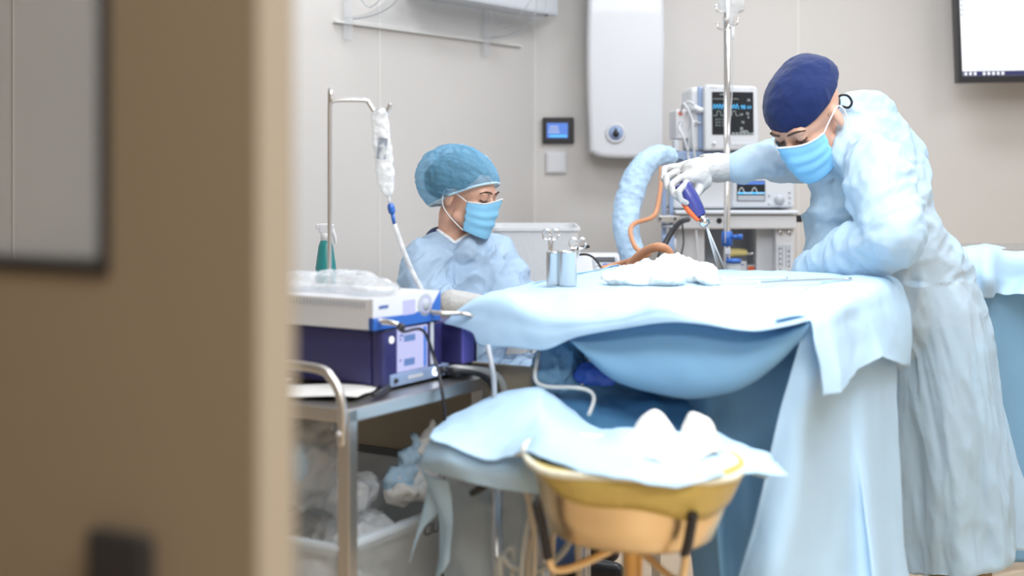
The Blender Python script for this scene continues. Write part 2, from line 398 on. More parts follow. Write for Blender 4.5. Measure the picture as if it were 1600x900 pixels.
# wall screen
TT = frame(P(1497, 129, 6.3), (1, -.02, 0), (.02, -1, .06)); TT = TT @ Matrix.Rotation(math.radians(1.2), 4, 'Z')
tv = thing('wall_monitor', 'large wall monitor showing a white window, cut by the top right corner', 'monitor', P(1560, 129, 6.4))
obj('bezel', MB(TT).hull((0, 0, -.05), (.95, .62, 0), .004), 'black', tv)
obj('screen', MB(TT).hull((.022, .028, 0), (.928, .598, .0015)), 'scr_w', tv)
obj('taskbar', MB(TT).hull((.022, .028, .0015), (.928, .050, .0022)), mat('taskbar blue', (.05, .06, .22), .4, emit=.6), tv)
for k in range(8): obj('taskbar_icon', MB(TT).hull((.03+k*.021+(.02 if k > 2 else 0), .032, .0022), (.041+k*.021+(.02 if k > 2 else 0), .045, .003)), 'scr_w', tv)
mb = MB(TT); mb.hull((.03, .545, .0015), (.92, .549, .0022))
for k in range(9): mb.hull((.026, .30+k*.022, .0015), (.036, .31+k*.022, .0022))
for k in range(3): mb.hull((.026, .5-k*.012, .0015), (.05, .502-k*.012, .0022))
mb.hull((.062, .28, .0015), (.0635, .59, .0022))
obj('window_lines', mb, mat('pale grey lines', (.55, .58, .68), .5, emit=.8), tv)
mb = MB(); mb.box(TT @ Vector((.5, .3, -.13)), (.2, .16, .3), .005); obj('wall_bracket', mb, 'black', tv)
# ------------------------------------------------------------------ anaesthesia machine
AD = 5.75
def A(px, py, dd=0): return P(px, py, AD)+Vector((0, dd, 0))
am = thing('anesthesia_machine', 'white anaesthesia workstation with small ventilator screen, standing behind the infusion pole', 'medical machine', (A(1138, 300).x, AD+.25, 0))
s_ = AD/F
def ab(x0, y0, x1, y1, f, b, bev=.004): # box between two photo corners on the machine front plane, f/b depth offsets
    p = A(x0, y1); q = A(x1, y0)
    return MB().hull((p.x, AD+f, p.z), (q.x, AD+b, q.z), bev)
obj('upper_body', ab(1050, 252, 1240, 326, 0, .5, .012), 'white', am)
obj('top_shelf', ab(1045, 236, 1238, 252, -.03, .5, .008), 'steelblue', am)
obj('work_shelf', ab(1052, 328, 1243, 334, -.07, .5, .006), 'lgrey', am)
dr = obj('drawer', ab(1056, 335, 1241, 357, -.05, .45, .008), 'white', am)
mb = MB(); mb.lathe([(.011, 0), (.011, .004), (.006, .005), (0, .003)], A(1121, 344, -.05), axis=(0, -1, 0)); obj('lock', mb, 'black', dr)
obj('control_panel', ab(1143, 274, 1240, 324, -.022, .01, .01), 'lgrey', am)
sc = obj('ventilator_screen', ab(1150, 282, 1194, 314, -.026, -.02, .002), 'scr_d', am)
mb = MB(); pts = []
for k in range(60):
    t = k/59; x = 1152+40*t; y = 302-9*max(0, math.sin(t*4*PI))*(1 if math.sin(t*4*PI) > 0 else 0)
    pts.append(A(x, y, -.0275))
mb.tube(pts, .0016, seg=5, n=1); obj('waveform', mb, 'tracew', sc)
mb = ab(1151, 300, 1193, 303, -.0270, -.0262, 0); obj('blue_band', mb, 'cyan', sc)
mb = ab(1151, 283, 1193, 288, -.0270, -.0262, 0); obj('readout', mb, 'scr_b', sc)
mb = ab(1151, 305, 1193, 313, -.0270, -.0262, 0); obj('softkeys', mb, 'grey', sc)
mb = MB(); mb.lathe([(.021, 0), (.020, .012), (.012, .022), (0, .023)], A(1216, 312, -.02), axis=(0, -1, 0)); obj('rotary_knob', mb, 'grey', am)
for (x, y) in ((1200, 305), (1200, 318), (1232, 300), (1232, 308), (1232, 316)):
    mb = MB(); mb.lathe([(.005, 0), (.005, .004), (0, .005)], A(x, y, -.021), axis=(0, -1, 0), seg=16); obj('button', mb, 'grey', am)
# lower bay
obj('bay_back', ab(1100, 357, 1212, 560, .28, .30, .002), 'lgrey', am)
obj('left_column', ab(1056, 357, 1102, 560, .02, .45, .004), 'white', am)
obj('bay_partition', ab(1185, 357, 1212, 560, .05, .3, .002), 'offw', am)
obj('right_column', ab(1211, 357, 1240, 560, -.01, .45, .004), 'white', am)
obj('base', ab(1045, 555, 1245, 600, -.05, .5, .01), 'grey', am)
for (x, y) in ((1219, 363), (1233, 363)):
    mb = MB(); mb.lathe([(.0105, 0), (.0105, .008), (.008, .010), (0, .008)], A(x, y, -.01), axis=(0, -1, 0), seg=20); g_ = obj('pressure_gauge', mb, 'chrome', am)
    mb = MB(); mb.box(A(x, y, -.0225), (.002, .001, .013)); obj('gauge_needle', mb, 'black', g_)
mb = ab(1212, 380, 1238, 428, -.014, -.008, .002); fm = obj('flow_meter', mb, 'lgrey', am)
mb = MB()
for k in range(4): q = A(1216+k*5.5, 400, -.0155); mb.box(q, (.004, .002, .085))
obj('flow_tubes', mb, 'grey', fm)
for k in range(10): obj('scale_mark', MB().box(A(1218+(k % 2)*13, 388+k*4, -.0165), (.008, .001, .003)), 'black', fm)
for (x0, y0, x1, y1, f, m_) in ((1243, 336, 1252, 347, -.02, 'black'),): obj('rail_clamp', ab(x0, y0, x1, y1, f, f+.05, .003), m_, am)
for x in (1052, 1075, 1215, 1238):
    q = A(x, 610); mb = MB(); mb.tube([(q.x, AD+.02, .0), (q.x, AD+.02, .0)], .01) if False else mb.lathe([(0, -.012), (.04, -.012), (.045, 0), (.04, .012), (0, .012)], (q.x, AD+(.05 if x in (1052, 1238) else .4), .045), axis=(1, 0, 0), seg=20)
    obj('caster', mb, 'dgrey', am)
for x in (1062, 1230):
    q = A(x, 600); obj('base_foot', MB().hull((q.x-.02, AD+.05, .08), (q.x+.02, AD+.45, .375-.0), .004), 'lgrey', am)
# side posts, breathing system on the left
mb = MB(); mb.hull(A(1035, 430, .0)+Vector((0, 0, -.3)), A(1041, 258, .03)); mb.hull(A(1046, 430, .0)+Vector((0, 0, -.3)), A(1052, 258, .03)); obj('side_rails', mb, 'steelblue', am)
mb = MB(); mb.hull(A(1026, 347, -.06), A(1060, 336, -.02), .003); obj('hose_bracket', mb, 'satin', am)
for x in (1029, 1052): mb = MB(); mb.cyl(A(x, 341, -.066), A(x, 341, -.058), .006); obj('bracket_screw', mb, 'dgrey', am)
mb = MB(); mb.lathe([(.0, 0), (.024, 0), (.026, .03), (.026, .09), (.02, .10), (0, .10)], A(1042, 405, -.05)); obj('absorber_canister', mb, 'steelblue', am)
mb = MB(); mb.tube([A(1035, 352, -.03), A(1052, 353, -.05), A(1062, 352, -.04)], .006); obj('breathing_pipe', mb, 'offw', am); mb = MB(); mb.cyl(A(1050, 372, -.05), A(1050, 395, -.05), .012); obj('breathing_valve', mb, 'offw', am)
mb = MB(); mb.tube([A(1086, 357, -.03), A(1087, 380, -.04), A(1090, 430, -.03)], .004); obj('white_line', mb, 'white', am)
# bits in the bay
def jar(name, px, py, r, h, m_, label, cat, d=.12, cap=None, capm='blue'):
    q = A(px, py, d); t = thing(name, label, cat, q)
    mb = MB(); mb.lathe([(0, 0), (r, .0), (r, h*.85), (r*.7, h*.93), (r*.7, h), (0, h)], q); obj('body', mb, m_, t)
    mb = MB(); mb.lathe([(0, h*.9), (r*.85, h*.9), (r*.85, h*1.08), (0, h*1.08)], q); obj('cap', mb, capm, t)
# bay shelf holding the small items
obj('bay_shelf', ab(1102, 430, 1186, 434, .0, .28, .001), 'lgrey', am)
q = A(1165, 429.6, .1)
t = thing('medicine_box', 'small white medicine carton in the machine bay beside the blue lidded jar', 'box', q)
obj('carton', MB().hull(q+Vector((-.020, -.02, 0)), q+Vector((.018, .03, .05)), .002), 'white', t)
mb = MB(); mb.box(q+Vector((-.001, -.021, .036)), (.018, .001, .004)); obj('print', mb, 'inkb', t)
q = A(1178, 429.6, .1)
t = thing('medicine_box', 'small white carton with an orange front in the machine bay', 'box', q)
obj('carton', MB().hull(q+Vector((-.012, -.01, 0)), q+Vector((.022, .04, .034)), .002), 'offw', t)
mb = MB(); mb.box(q+Vector((.004, -.011, .016)), (.026, .001, .026)); obj('orange_label', mb, 'orange', t)
jar('medicine_vial', 1118, 429.6, .010, .026, 'board', 'small brown vial at the back of the machine bay', 'vial', .1, capm='orange')
q = A(1160, 399, .1); mb = MB(); mb.tube([q+Vector((-.045, 0, .11-.105)), q+Vector((.0, 0, .007)), q+Vector((.035, 0, .004))], [.018, .016, .012]); 
t = thing('suction_fitting', 'cream yellow capped suction fitting clamped beside the infusion pole', 'fitting', q)
obj('cap', mb, 'yellow', t)
mb = MB(); mb.tube([q+Vector((.03, 0, .004)), q+Vector((.055, 0, .0)), q+Vector((.062, 0, .006))], .006); obj('spout', mb, 'chrome', t)
mb = MB(); mb.tube([q+Vector((0, .02, 0)), q+Vector((0, .13, 0))], .006); obj('mount', mb, 'grey', t)
# ---- patient monitor on the top shelf
z0 = A(1100, 236).z
q = P(1140, 236, 5.72); q.z = z0
pm = thing('patient_monitor', 'white patient monitor showing blue waveforms on top of the anaesthesia machine', 'monitor', q)
TM = frame(q, (1, .16, 0), (.16, -1, .03))
obj('casing', MB(TM).prism([(-.113, .0), (.113, .004), (.118, .02), (.112, .25), (.105, .262), (-.105, .268), (-.113, .25)], -.02, .03, bev=.009), 'offw', pm)
obj('rear_casing', MB(TM).hull((-.155, .0, -.17), (.095, .262, -.015), .018), 'white', pm)
obj('side_stripe', MB(TM).hull((-.128, .006, -.045), (-.112, .262, .0), .006), 'steelblue', pm)
sc = obj('screen', MB(TM).hull((-.082, .065, .029), (.092, .238, .0315)), 'scr_d', pm)
def wave(y, amp, f, m_, x0=-.078, x1=.03, nm='waveform', sharp=False):
    mb = MB(TM); pts = []
    n = 70
    for k in range(n):
        t = k/(n-1); ph = (t*f) % 1
        v = (1 if ph > .5 else 0) if sharp else (ph/.35 if ph < .35 else 1-(ph-.35)/.65)
        pts.append((x0+(x1-x0)*t, y+amp*v, .0325))
    mb.tube(pts, .0013, seg=4, n=1); obj(nm, mb, m_, sc)
wave(.168, .022, 9, 'cyan'); wave(.142, .018, 3.4, 'trace', sharp=True); wave(.208, .003, 5, 'trace')
def mt(body, x, y, size, m_): text(body, size, TM @ Matrix.Translation((x, y, .0325)), m_, sc, 'readout')
mt('98', .048, .176, .022, 'cyan'); mt('64', .074, .176, .018, 'cyan')
for (b_, x, y) in (('14', .04, .146), ('72', .066, .150), ('5', .07, .135), ('12', .046, .115), ('36', .072, .205), ('20', .04, .09), ('120/76', .05, .078)): mt(b_, x, y, .013, 'tracew')
for r in range(3): mt('38 42 16', -.052, .126-.012*r, .010, 'trace')
mt('12:40', -.04, .228, .009, 'tracew')
mb = MB(TM)
for k in range(6): mb.hull((.0+k*.016, .066, .0316), (.012+k*.016, .074, .0322))
obj('softkeys', mb, 'trace', sc)
mb = MB(TM); mb.hull((-.088, .252, .029), (-.06, .256, .0305)); mb.hull((.078, .250, .029), (.094, .253, .0305)); obj('nameplate', mb, 'grey', pm)
for k in range(7): obj('key', MB(TM).hull((.0+k*.0145, .022, .029), (.010+k*.0145, .032, .033), .001), 'lgrey', pm)
mb = MB(TM); mb.lathe([(.007, 0), (.006, .012), (0, .013)], (-.075, .03, .03), seg=16); obj('power_knob', mb, 'white', pm)
# module rack on its left and the leads
mr = obj('module_rack', MB(TM).hull((-.215, .05, -.14), (-.155, .17, -.03), .006), 'white', pm)
for (x, y, r_, m_) in ((-.196, .155, .009, 'orange'), (-.196, .115, .008, 'grey')):
    mb = MB(TM); mb.lathe([(r_, 0), (r_, .006), (0, .007)], (x, y, -.03), seg=16); obj('socket', mb, m_, mr)
mb = MB(TM); mb.tube([(-.17, .16, -.02), (-.15, .175, .0), (-.125, .165, .01), (-.10, .172, .0)], [.010, .013, .013, .008]); obj('lead_plug', mb, 'lgrey', pm)
for pts in ([(-.13, .165, .005), (-.175, .20, .01), (-.20, .16, -.02)], [(-.12, .11, .0), (-.16, .115, .03), (-.175, .06, .03), (-.18, -.02, .02), (-.17, -.05, .04)],
            [(-.196, .155, -.02), (-.2, .19, .03), (-.17, .13, .04), (-.165, .04, .04), (-.155, -.03, .03)], [(-.196, .115, -.02), (-.215, .09, .02), (-.20, .05, .03), (-.185, .0, .03)]):
    mb = MB(TM); mb.tube(pts, .0045, seg=8); obj('lead', mb, 'offw', pm)
mb = MB(TM); mb.hull((-.225, .0, -.06), (-.205, .045, -.02), .004); obj('probe', mb, 'lgrey', pm)
mb = MB(TM); mb.tube([(-.215, .0, -.04), (-.212, -.03, -.03), (-.2, -.035, -.0)], .003); obj('probe_cable', mb, 'black', pm)
# ---- hoses
mb = MB(); mb.tube([P(1052, 244, 5.55), P(1028, 243, 5.5), P(1003, 262, 5.45), P(985, 305, 5.4), P(978, 345, 5.35), P(984, 385, 5.3), P(1000, 425, 5.25), P(1008, 470, 5.2)], [.026, .036, .044, .048, .045, .042, .045, .045], seg=20, n=10)
hs = mb.remesh(.006, 3, lambda c, n: .006*ridge(c, 22, 2)); obj('breathing_hose', hs, 'blhose', label='thick breathing hose in a crinkled pale blue sleeve arching beside the boiler', cat='hose')
mb = MB(); mb.tube([P(1033, 262, 5.45), P(1033, 285, 5.4), P(1027, 325, 5.35), P(1018, 340, 5.3), P(992, 349, 5.2), P(985, 362, 5.15), P(992, 385, 5.1), P(1006, 398, 5.05)], .009, seg=10)
obj('suction_tube', mb, 'tubeb', label='thin brown rubber tube hanging past the blue sleeved hose', cat='tube')
mb = MB(); mb.tube([P(940, 420, 4.6), P(968, 413, 4.6), P(1000, 402, 4.5), P(1015, 396, 4.5)], .010, seg=10)
mb.tube([P(975, 428, 4.55), P(990, 408, 4.5), P(1008, 393, 4.45), P(1027, 386, 4.4), P(1042, 391, 4.4), P(1049, 408, 4.4), P(1051, 440, 4.4)], .0145, seg=12)
obj('rubber_tube', mb, 'tubeb', label='looped thick brown rubber tube behind the gauze heap', cat='tube')
mb = MB(); mb.tube([P(1075, 343, 5.6), P(1062, 348, 5.5), P(1045, 370, 5.4), P(1030, 405, 5.3), P(1022, 450, 5.2)], .011, seg=12)
obj('gas_hose', mb, 'black', label='thick black hose curving down the front of the machine', cat='hose')
mb = MB(); mb.tube([P(1066, 350, 5.6), P(1068, 380, 5.55), P(1061, 412, 5.5), P(1060, 450, 5.5)], .0035, seg=8)
mb.tube([P(1033, 352, 5.6), P(1066, 350, 5.6)], .002, seg=6)
obj('power_cable', mb, 'black', label='thin black cable hanging beside the thick black hose', cat='cable')
# ---- infusion pole in front of the machine
pd = 5.3; px = 1136; sp = pd/F
p0 = P(px, 0, pd)
ip = thing('infusion_pole', 'tall chrome infusion pole standing in front of the patient monitor', 'infusion pole', (p0.x, pd, 0))
mb = MB(); mb.cyl((p0.x, pd, .05), (p0.x, pd, 1.9), .0125, seg=20); obj('lower_tube', mb, 'chrome', ip)
mb = MB(); mb.cyl((p0.x, pd, 1.2), (p0.x, pd, 2.0), .0095, seg=20); mb.cyl((p0.x, pd, 1.80), (p0.x, pd, 1.815), .016); obj('upper_tube', mb, 'chrome', ip)
for (yy, sg, ln) in ((20, -1, 18), (20, 1, 22), (47, -1, 16), (40, 1, 14)):
    b0 = P(px, yy, pd); mb = MB(); l_ = sg*ln*sp
    mb.tube([b0, b0+Vector((l_*.6, -.02, .0)), b0+Vector((l_, -.03, .004)), b0+Vector((l_*1.05, -.03, .02))], .0035, seg=8); mb.ell(b0+Vector((l_*1.05, -.03, .022)), .006, sub=2)
    obj('hook', mb, 'chrome', ip)
for k in range(5):
    a_ = 2*PI*k/5+.3; mb = MB(); mb.tube([(p0.x, pd, .09), (p0.x+.28*math.cos(a_), pd+.28*math.sin(a_), .06)], [.014, .01]); mb.lathe([(0, -.01), (.025, -.01), (.025, .01), (0, .01)], (p0.x+.28*math.cos(a_), pd+.28*math.sin(a_), .027), axis=(1, 0, 0), seg=16)
    obj('foot', mb, 'grey', ip)
q = P(px, 372, pd); mb = MB(); mb.lathe([(.0135, -.03), (.021, -.03), (.022, 0), (.019, .026), (.0135, .026)], q); mb.cyl(q+Vector((.01, -.01, .004)), q+Vector((.045, -.02, .006)), .008); mb.cyl(q+Vector((.045, -.02, -.004)), q+Vector((.045, -.02, .016)), .011)
obj('clamp', mb, 'blue', ip, label='indigo blue pole clamp')
q = P(px, 392, pd); obj('clamp_label', MB().box(q+Vector((.0, -.014, .0)), (.022, .012, .024), .003), 'offw', ip)
q = P(1143, 428, pd)
jt = thing('suction_jar', 'clear suction jar with a blue lid at the foot of the infusion pole', 'jar', q+Vector((0, -.05, -.09)))
mb = MB(); mb.lathe([(0, -.09), (.024, -.09), (.026, -.08), (.026, .045), (.022, .045), (.022, -.08), (0, -.082)], q+Vector((0, -.05, 0))); obj('vessel', mb, 'bin', jt)
mb = MB(); mb.lathe([(0, .046), (.029, .046), (.029, .058), (.01, .062), (0, .062)], q+Vector((0, -.05, 0))); obj('lid', mb, 'blue', jt)
# bag on the pole
q = P(1143, 10, pd-.06)
bg = thing('infusion_bottle', 'white infusion bottle hanging upside down at the top of the chrome pole', 'bottle', q)
mb = MB(); mb.lathe([(.0, -.065), (.011, -.065), (.012, -.035), (.02, -.025), (.044, -.008), (.05, .01), (.05, .12), (.03, .14), (0, .145)], q, fnr=lambda a, z: 1+.02*math.sin(3*a)); obj('vessel', mb, 'filmw', bg)
mb = MB(); mb.lathe([(0, -.075), (.008, -.075), (.0075, -.12), (.004, -.125), (0, -.125)], q+Vector((.004, 0, -.0))); obj('drip_chamber', mb, 'filmw', bg)
mb = MB(); mb.tube([q+Vector((.004, 0, -.125)), P(1145, 120, pd-.04), P(1140, 200, pd-.03), P(1136, 260, pd-.03), P(1133, 380, pd-.03)], .0022, seg=6); obj('line', mb, 'offw', bg)
# ---- white tub and small device behind the table
q = P(835, 425, 5.35)
tub = thing('storage_tub', 'large white translucent storage tub behind the seated person', 'tub', (q.x, 5.35, .74))
TB = frame((P(835, 0, 5.35).x, 5.2, .74), (1, 0, 0), (0, 0, 1))
z_t = P(0, 352, 5.2).z-.74
mb = MB(TB); w_ = 66*5.2/F; wt = w_*1.0
b = bmesh.new()
def ringv(w1, d1, z, r=.03, n=5):
    out = []
    for (sx, sy, a0_) in ((1, 1, 0), (-1, 1, 90), (-1, -1, 180), (1, -1, 270)):
        for k in range(n+1):
            a_ = math.radians(a0_+90*k/n); out.append(Vector((sx*(w1-r)+r*math.cos(a_), sy*(d1-r)+r*math.sin(a_), z)))
    return out
def tubmesh(mb, levels, close=True):
    b = bmesh.new(); R_ = [[b.verts.new(v) for v in ringv(*l)] for l in levels]
    for i in range(len(R_)-1):
        n = len(R_[i])
        for k in range(n):
            f = b.faces.new((R_[i][k], R_[i][(k+1) % n], R_[i+1][(k+1) % n], R_[i+1][k])); f.smooth = False
    b.faces.new(R_[0][::-1])
    if close: b.faces.new(R_[-1])
    bmesh.ops.recalc_face_normals(b, faces=b.faces)
    mb.add(b)
zt = z_t
tubmesh(mb, [(w_*.85, .16, 0), (w_*.98, .2, zt-.01), (w_*1.02, .21, zt-.01), (w_*1.02, .21, zt), (w_*.96, .19, zt), (w_*.83, .15, .006)])
obj('tub', mb, 'binw', tub)
cbt = thing('side_counter', 'white side cabinet carrying the storage tub and the keypad device', 'cabinet', (.15, 5.35, 0))
obj('carcass', MB().hull((-.30, 5.0, .05), (.42, 5.72, .71), .004), 'offw', cbt)
obj('worktop', MB().hull((-.32, 4.97, .71), (.44, 5.75, .738), .004), 'lgrey', cbt)
for x in (-.28, .07): obj('door', MB().hull((x, 4.982, .08), (x+.33, 4.999, .69), .003), 'white', cbt)
q = P(940, 425, 5.05)
kd = thing('keypad_device', 'small white sloping keypad device with a grey key panel behind the steel cups', 'device', (q.x, 5.1, .74))
zt = P(0, 396, 5.2).z-.74
TK = frame((q.x-.01, 5.15, .74), (0, 1, 0), (1, 0, 0))
obj('body', MB(TK).prism([(-.12, 0), (.12, 0), (.12, zt), (.06, zt), (-.12, zt-.09)], -.085, .085, bev=.006), 'white', kd)
TK2 = frame((q.x+.02, 5.12, .74+zt-.045), (1, 0, 0), (0, -.09, .18))
mb = MB(TK2); mb.box((0, 0, .004), (.09, .12, .004), .001); kp = obj('key_panel', mb, 'grey', kd)
for r in range(3):
    for cc in range(3): obj('key', MB(TK2).box((-.028+cc*.028, -.045+r*.024, .008), (.02, .014, .005), .002), 'offw' if (r+cc) % 3 else 'blue', kp)
mb = MB(TK2); mb.box((0, .042, .008), (.07, .03, .003)); obj('display', mb, 'dgrey', kp)
mb = MB(); mb.tube([P(905, 398, 4.9), P(918, 398, 4.85), P(930, 405, 4.8), P(941, 421, 4.75)], .004, seg=8); mb.tube([P(893, 390, 4.9), P(905, 388, 4.9), P(920, 385, 4.88)], .006, seg=8); 
obj('device_cable', mb, 'black', label='thin black cable curling beside the white keypad device', cat='cable')
# ------------------------------------------------------------------ equipment cart
TC = frame((-.313, 2.70, 0), LU, (0, 0, 1))      # x along the open side, y away to the left
ZC = .801
ct = thing('equipment_cart', 'stainless steel equipment cart loaded with blue and white consoles', 'cart', TC @ Vector((.25, .35, 0)))
CW = .74; CL = .50
obj('top_shelf', MB(TC).hull((0, 0, ZC-.028), (CL, CW, ZC), .003), 'satin', ct)
obj('bottom_shelf', MB(TC).hull((0, 0, .20), (CL, CW, .225), .003), 'satin', ct)
for (x, y) in ((.0, .0), (CL-.028, 0), (0, CW-.028), (CL-.028, CW-.028)):
    ps = obj('post', MB(TC).hull((x, y, .07), (x+.028, y+.028, ZC-.002), .002), 'satin', ct)
    mb = MB(TC); mb.lathe([(0, -.012), (.033, -.012), (.035, 0), (.033, .012), (0, .012)], (x+.014, y+.014, .035), axis=(0, 1, 0), seg=20); obj('caster', mb, 'dgrey', ct)
mb = MB(TC); mb.tube([(-.006, .012, ZC-.07), (-.006, .012, ZC+.01), (-.006, .035, ZC+.055), (-.006, .085, ZC+.075), (-.006, .3, ZC+.075), (-.006, CW-.08, ZC+.075), (-.006, CW-.03, ZC+.05), (-.006, CW-.012, ZC-.05)], .0095, seg=12, n=8)
hr = obj('push_rail', mb, 'satin', ct)
mb = MB(TC); mb.lathe([(.0, 0), (.006, 0), (.005, .004), (0, .005)], (-.014, .012, ZC-.045), axis=(-1, 0, 0), seg=14); obj('screw', mb, 'white', hr)
mb = MB(TC); mb.tube([(.45, .41, ZC), (.45, .41, 1.395), (.452, .405, 1.415), (.462, .393, 1.42), (.50, .345, 1.42), (.506, .337, 1.412), (.512, .328, 1.395)], .0052, seg=12, n=8)
obj('infusion_rod', mb, 'steel', ct)
mb = MB(TC); mb.lathe([(0, 0), (.016, 0), (.014, .02), (0, .02)], (.45, .41, ZC)); obj('rod_socket', mb, 'steel', ct)
# console (dark indigo)
Zc = .932
co = thing('console', 'dark indigo console with a lit touch screen on the cart top', 'console', TC @ Vector((.3, .2, ZC)))
CU0, CU1, CV0, CV1 = .196, .418, .066, .42
obj('casing', MB(TC).hull((CU0, CV0+.03, ZC+.008), (CU1, CV1, Zc-.004), .008), 'navy', co)
TF = frame(TC @ Vector((CU0, CV0, ZC)), LU, -LV)     # x along, y up, z out of the front
fw = CU1-CU0; fh = Zc-ZC
obj('front', MB(TF).hull((0, .006, -.03), (fw, fh, 0), .009), 'navy', co)
scn = obj('touch_screen', MB(TF).hull((.050, .034, -.001), (.158, .125, .002)), 'scr_v', co)
for (x0, y0, x1, y1) in ((.072, .096, .112, .110), (.072, .045, .110, .060)): obj('screen_field', MB(TF).hull((x0, y0, .002), (x1, y1, .0028)), mat('screen field', (.2, .35, .75), .4, emit=.7), scn)
obj('screen_column', MB(TF).hull((.143, .036, .002), (.154, .122, .0026)), 'scr_b', scn)
mb = MB(TF)
for (x, y) in ((.057, .108), (.057, .100), (.057, .056), (.064, .108)): mb.hull((x, y, .002), (x+.005, y+.005, .0026))
obj('screen_icons', mb, 'inkb', scn)
mb = MB(TF); mb.lathe([(.0075, 0), (.0075, .002), (0, .003)], (.030, .105, 0), seg=20); obj('indicator', mb, 'scr_w', co)
st = obj('socket_strip', MB(TF).hull((.024, .006, -.02), (.245, .032, .003), .002), 'steelblue', co, label='blue grey strip with sockets')
mb = MB(TF); mb.lathe([(.0052, 0), (.0052, .003), (0, .003)], (.04, .019, .003), seg=16); mb.hull((.047, .015, .003), (.05, .022, .004)); obj('power_switch', mb, 'black', st)
text('MEDICO', .011, TF @ Matrix.Translation((.115, .020, .0034)), 'tracew', st) if False else obj('nameplate', MB(TF).hull((.085, .016, .003), (.14, .0235, .0036)), 'lgrey', st)
mb = MB(TF); mb.lathe([(.009, .003), (.009, .006), (.0055, .006), (.0055, .003)], (.185, .020, 0), seg=24); obj('ring_light', mb, 'led', st)
for (x, y) in ((.205, .022), (.226, .018)):
    mb = MB(TF); mb.lathe([(.007, 0), (.0065, .016), (0, .017)], (x, y, .003), seg=16); obj('plug', mb, 'black', st)
obj('grey_side_bar', MB(TF).hull((.171, .036, -.001), (.182, .128, .0025), .001), 'lgrey', co)
# second violet box behind
Tq = TC @ Vector((.455, .02, ZC))
vb = thing('pump_unit', 'violet blue pump unit at the far end of the cart, partly under the drape', 'pump unit', Tq)
obj('casing', MB(TC).hull((.432, .03, ZC+.03), (.50, .26, Zc-.008), .004), 'navy', vb)
obj('front_panel', MB(TC).hull((.434, .024, ZC+.032), (.478, .031, Zc-.01), .002), 'violet', vb)
obj('stand', MB(TC).hull((.436, .04, ZC), (.496, .25, ZC+.031), .003), 'dgrey', vb)
# white camera controller
Tq = TC @ Vector((.28, .25, Zc)); W0, W1, V0, V1 = .158, .398, .062, .50; ZW = Zc+.064
wb = thing('controller_box', 'white controller box with a blue front edge and a ring button, on the indigo console', 'controller box', Tq)
obj('casing', MB(TC).hull((W0, V0+.012, Zc), (W1, V1, ZW), .003), 'white', wb)
TW = frame(TC @ Vector((W0, V0, Zc)), LU, -LV); ww = W1-W0; wh = ZW-Zc
obj('front_panel', MB(TW).prism([(0, .0), (ww, 0), (ww, wh), (0, wh)], -.012, 0), 'white', wb)
obj('blue_trim', MB(TW).prism([(0, 0), (ww+.001, 0), (ww+.001, wh*.99), (ww*.84, wh*.40), (ww*.40, wh*.36), (0, wh*.40)], -.011, .0015), 'blue', wb, label='bright blue lower front')
obj('dial_surround', MB(TW).prism([(ww*.765+math.cos(a)*.026, wh*.58+math.sin(a)*.024) for a in [2*PI*k/28 for k in range(28)]], 0, .0015), 'grey', wb)
mb = MB(TW); mb.lathe([(.0175, .001), (.0175, .003), (.0145, .003), (.0145, .001)], (ww*.77, wh*.58, 0), seg=28); obj('ring_light', mb, 'scr_v', wb)
mb = MB(TW); mb.lathe([(.014, .001), (.013, .004), (0, .0045)], (ww*.77, wh*.58, 0), seg=24); obj('dial', mb, 'grey', wb)
obj('display', MB(TW).hull((ww*.43, wh*.34, .0005), (ww*.61, wh*.83, .002), .0007), 'scr_v', wb)
obj('nameplate', MB(TW).hull((.020, wh*.66, .0), (.052, wh*.76, .0006)), 'inkb', wb)
vn = MB(TC)
for k in range(44): vn.hull((W0-.0012, V0+.02+k*.0088, ZW-.018), (W0+.001, V0+.024+k*.0088, ZW-.006))
obj('vent_slots', vn, 'grey', wb)
rl = obj('rating_label', MB(TC).hull((W0-.0010, .30, Zc+.030), (W0+.001, .36, Zc+.052)), 'paper', wb)
obj('label_print', MB(TC).hull((W0-.0016, .306, Zc+.034), (W0-.0006, .318, Zc+.048)), 'ink', rl)
obj('label_field', MB(TC).hull((W0-.0012, .29, Zc+.006), (W0+.001, .33, Zc+.02)), 'board', wb)
mb = MB(TW); mb.tube([(ww*.08, wh*.28, .0), (ww*.08+.003, wh*.26, .02), (ww*.10+.008, wh*.2, .04)], [.0065, .006, .005], seg=12); obj('front_plug', mb, 'chrome', wb)
mb = MB(TW); mb.tube([(ww*.86, wh*.30, .0), (ww*.9, wh*.27, .03), (ww*1.02, wh*.25, .05)], [.006, .005, .004], seg=12); obj('side_plug', mb, 'satin', wb)
c0 = TW @ Vector((ww*.10+.008, wh*.2, .04))
mb = MB(); mb.tube([c0, c0+Vector((.01, .0, -.015)), TF @ Vector((.10, .12, .03)), TF @ Vector((.135, .06, .035)), TC @ Vector((.30, -.01, ZC)), TC @ Vector((.30, -.02, ZC-.1)), TC @ Vector((.30, -.015, .45)), TC @ Vector((.28, -.03, .1))], .0035, seg=8)
mb.ell(c0+Vector((.006, 0, -.006)), .009, sub=2)
obj('camera_cable', mb, 'black', label='thin black cable from the white controller hanging down the cart side', cat='cable')
c0 = TW @ Vector((ww*1.02, wh*.25, .05)); mb = MB(); mb.tube([c0, c0+Vector((.02, -.0, -.004)), c0+Vector((.05, .02, -.02))], .0045, seg=8)
obj('instrument_lead', mb, 'satin', label='short silver lead sticking out of the white controller', cat='lead')
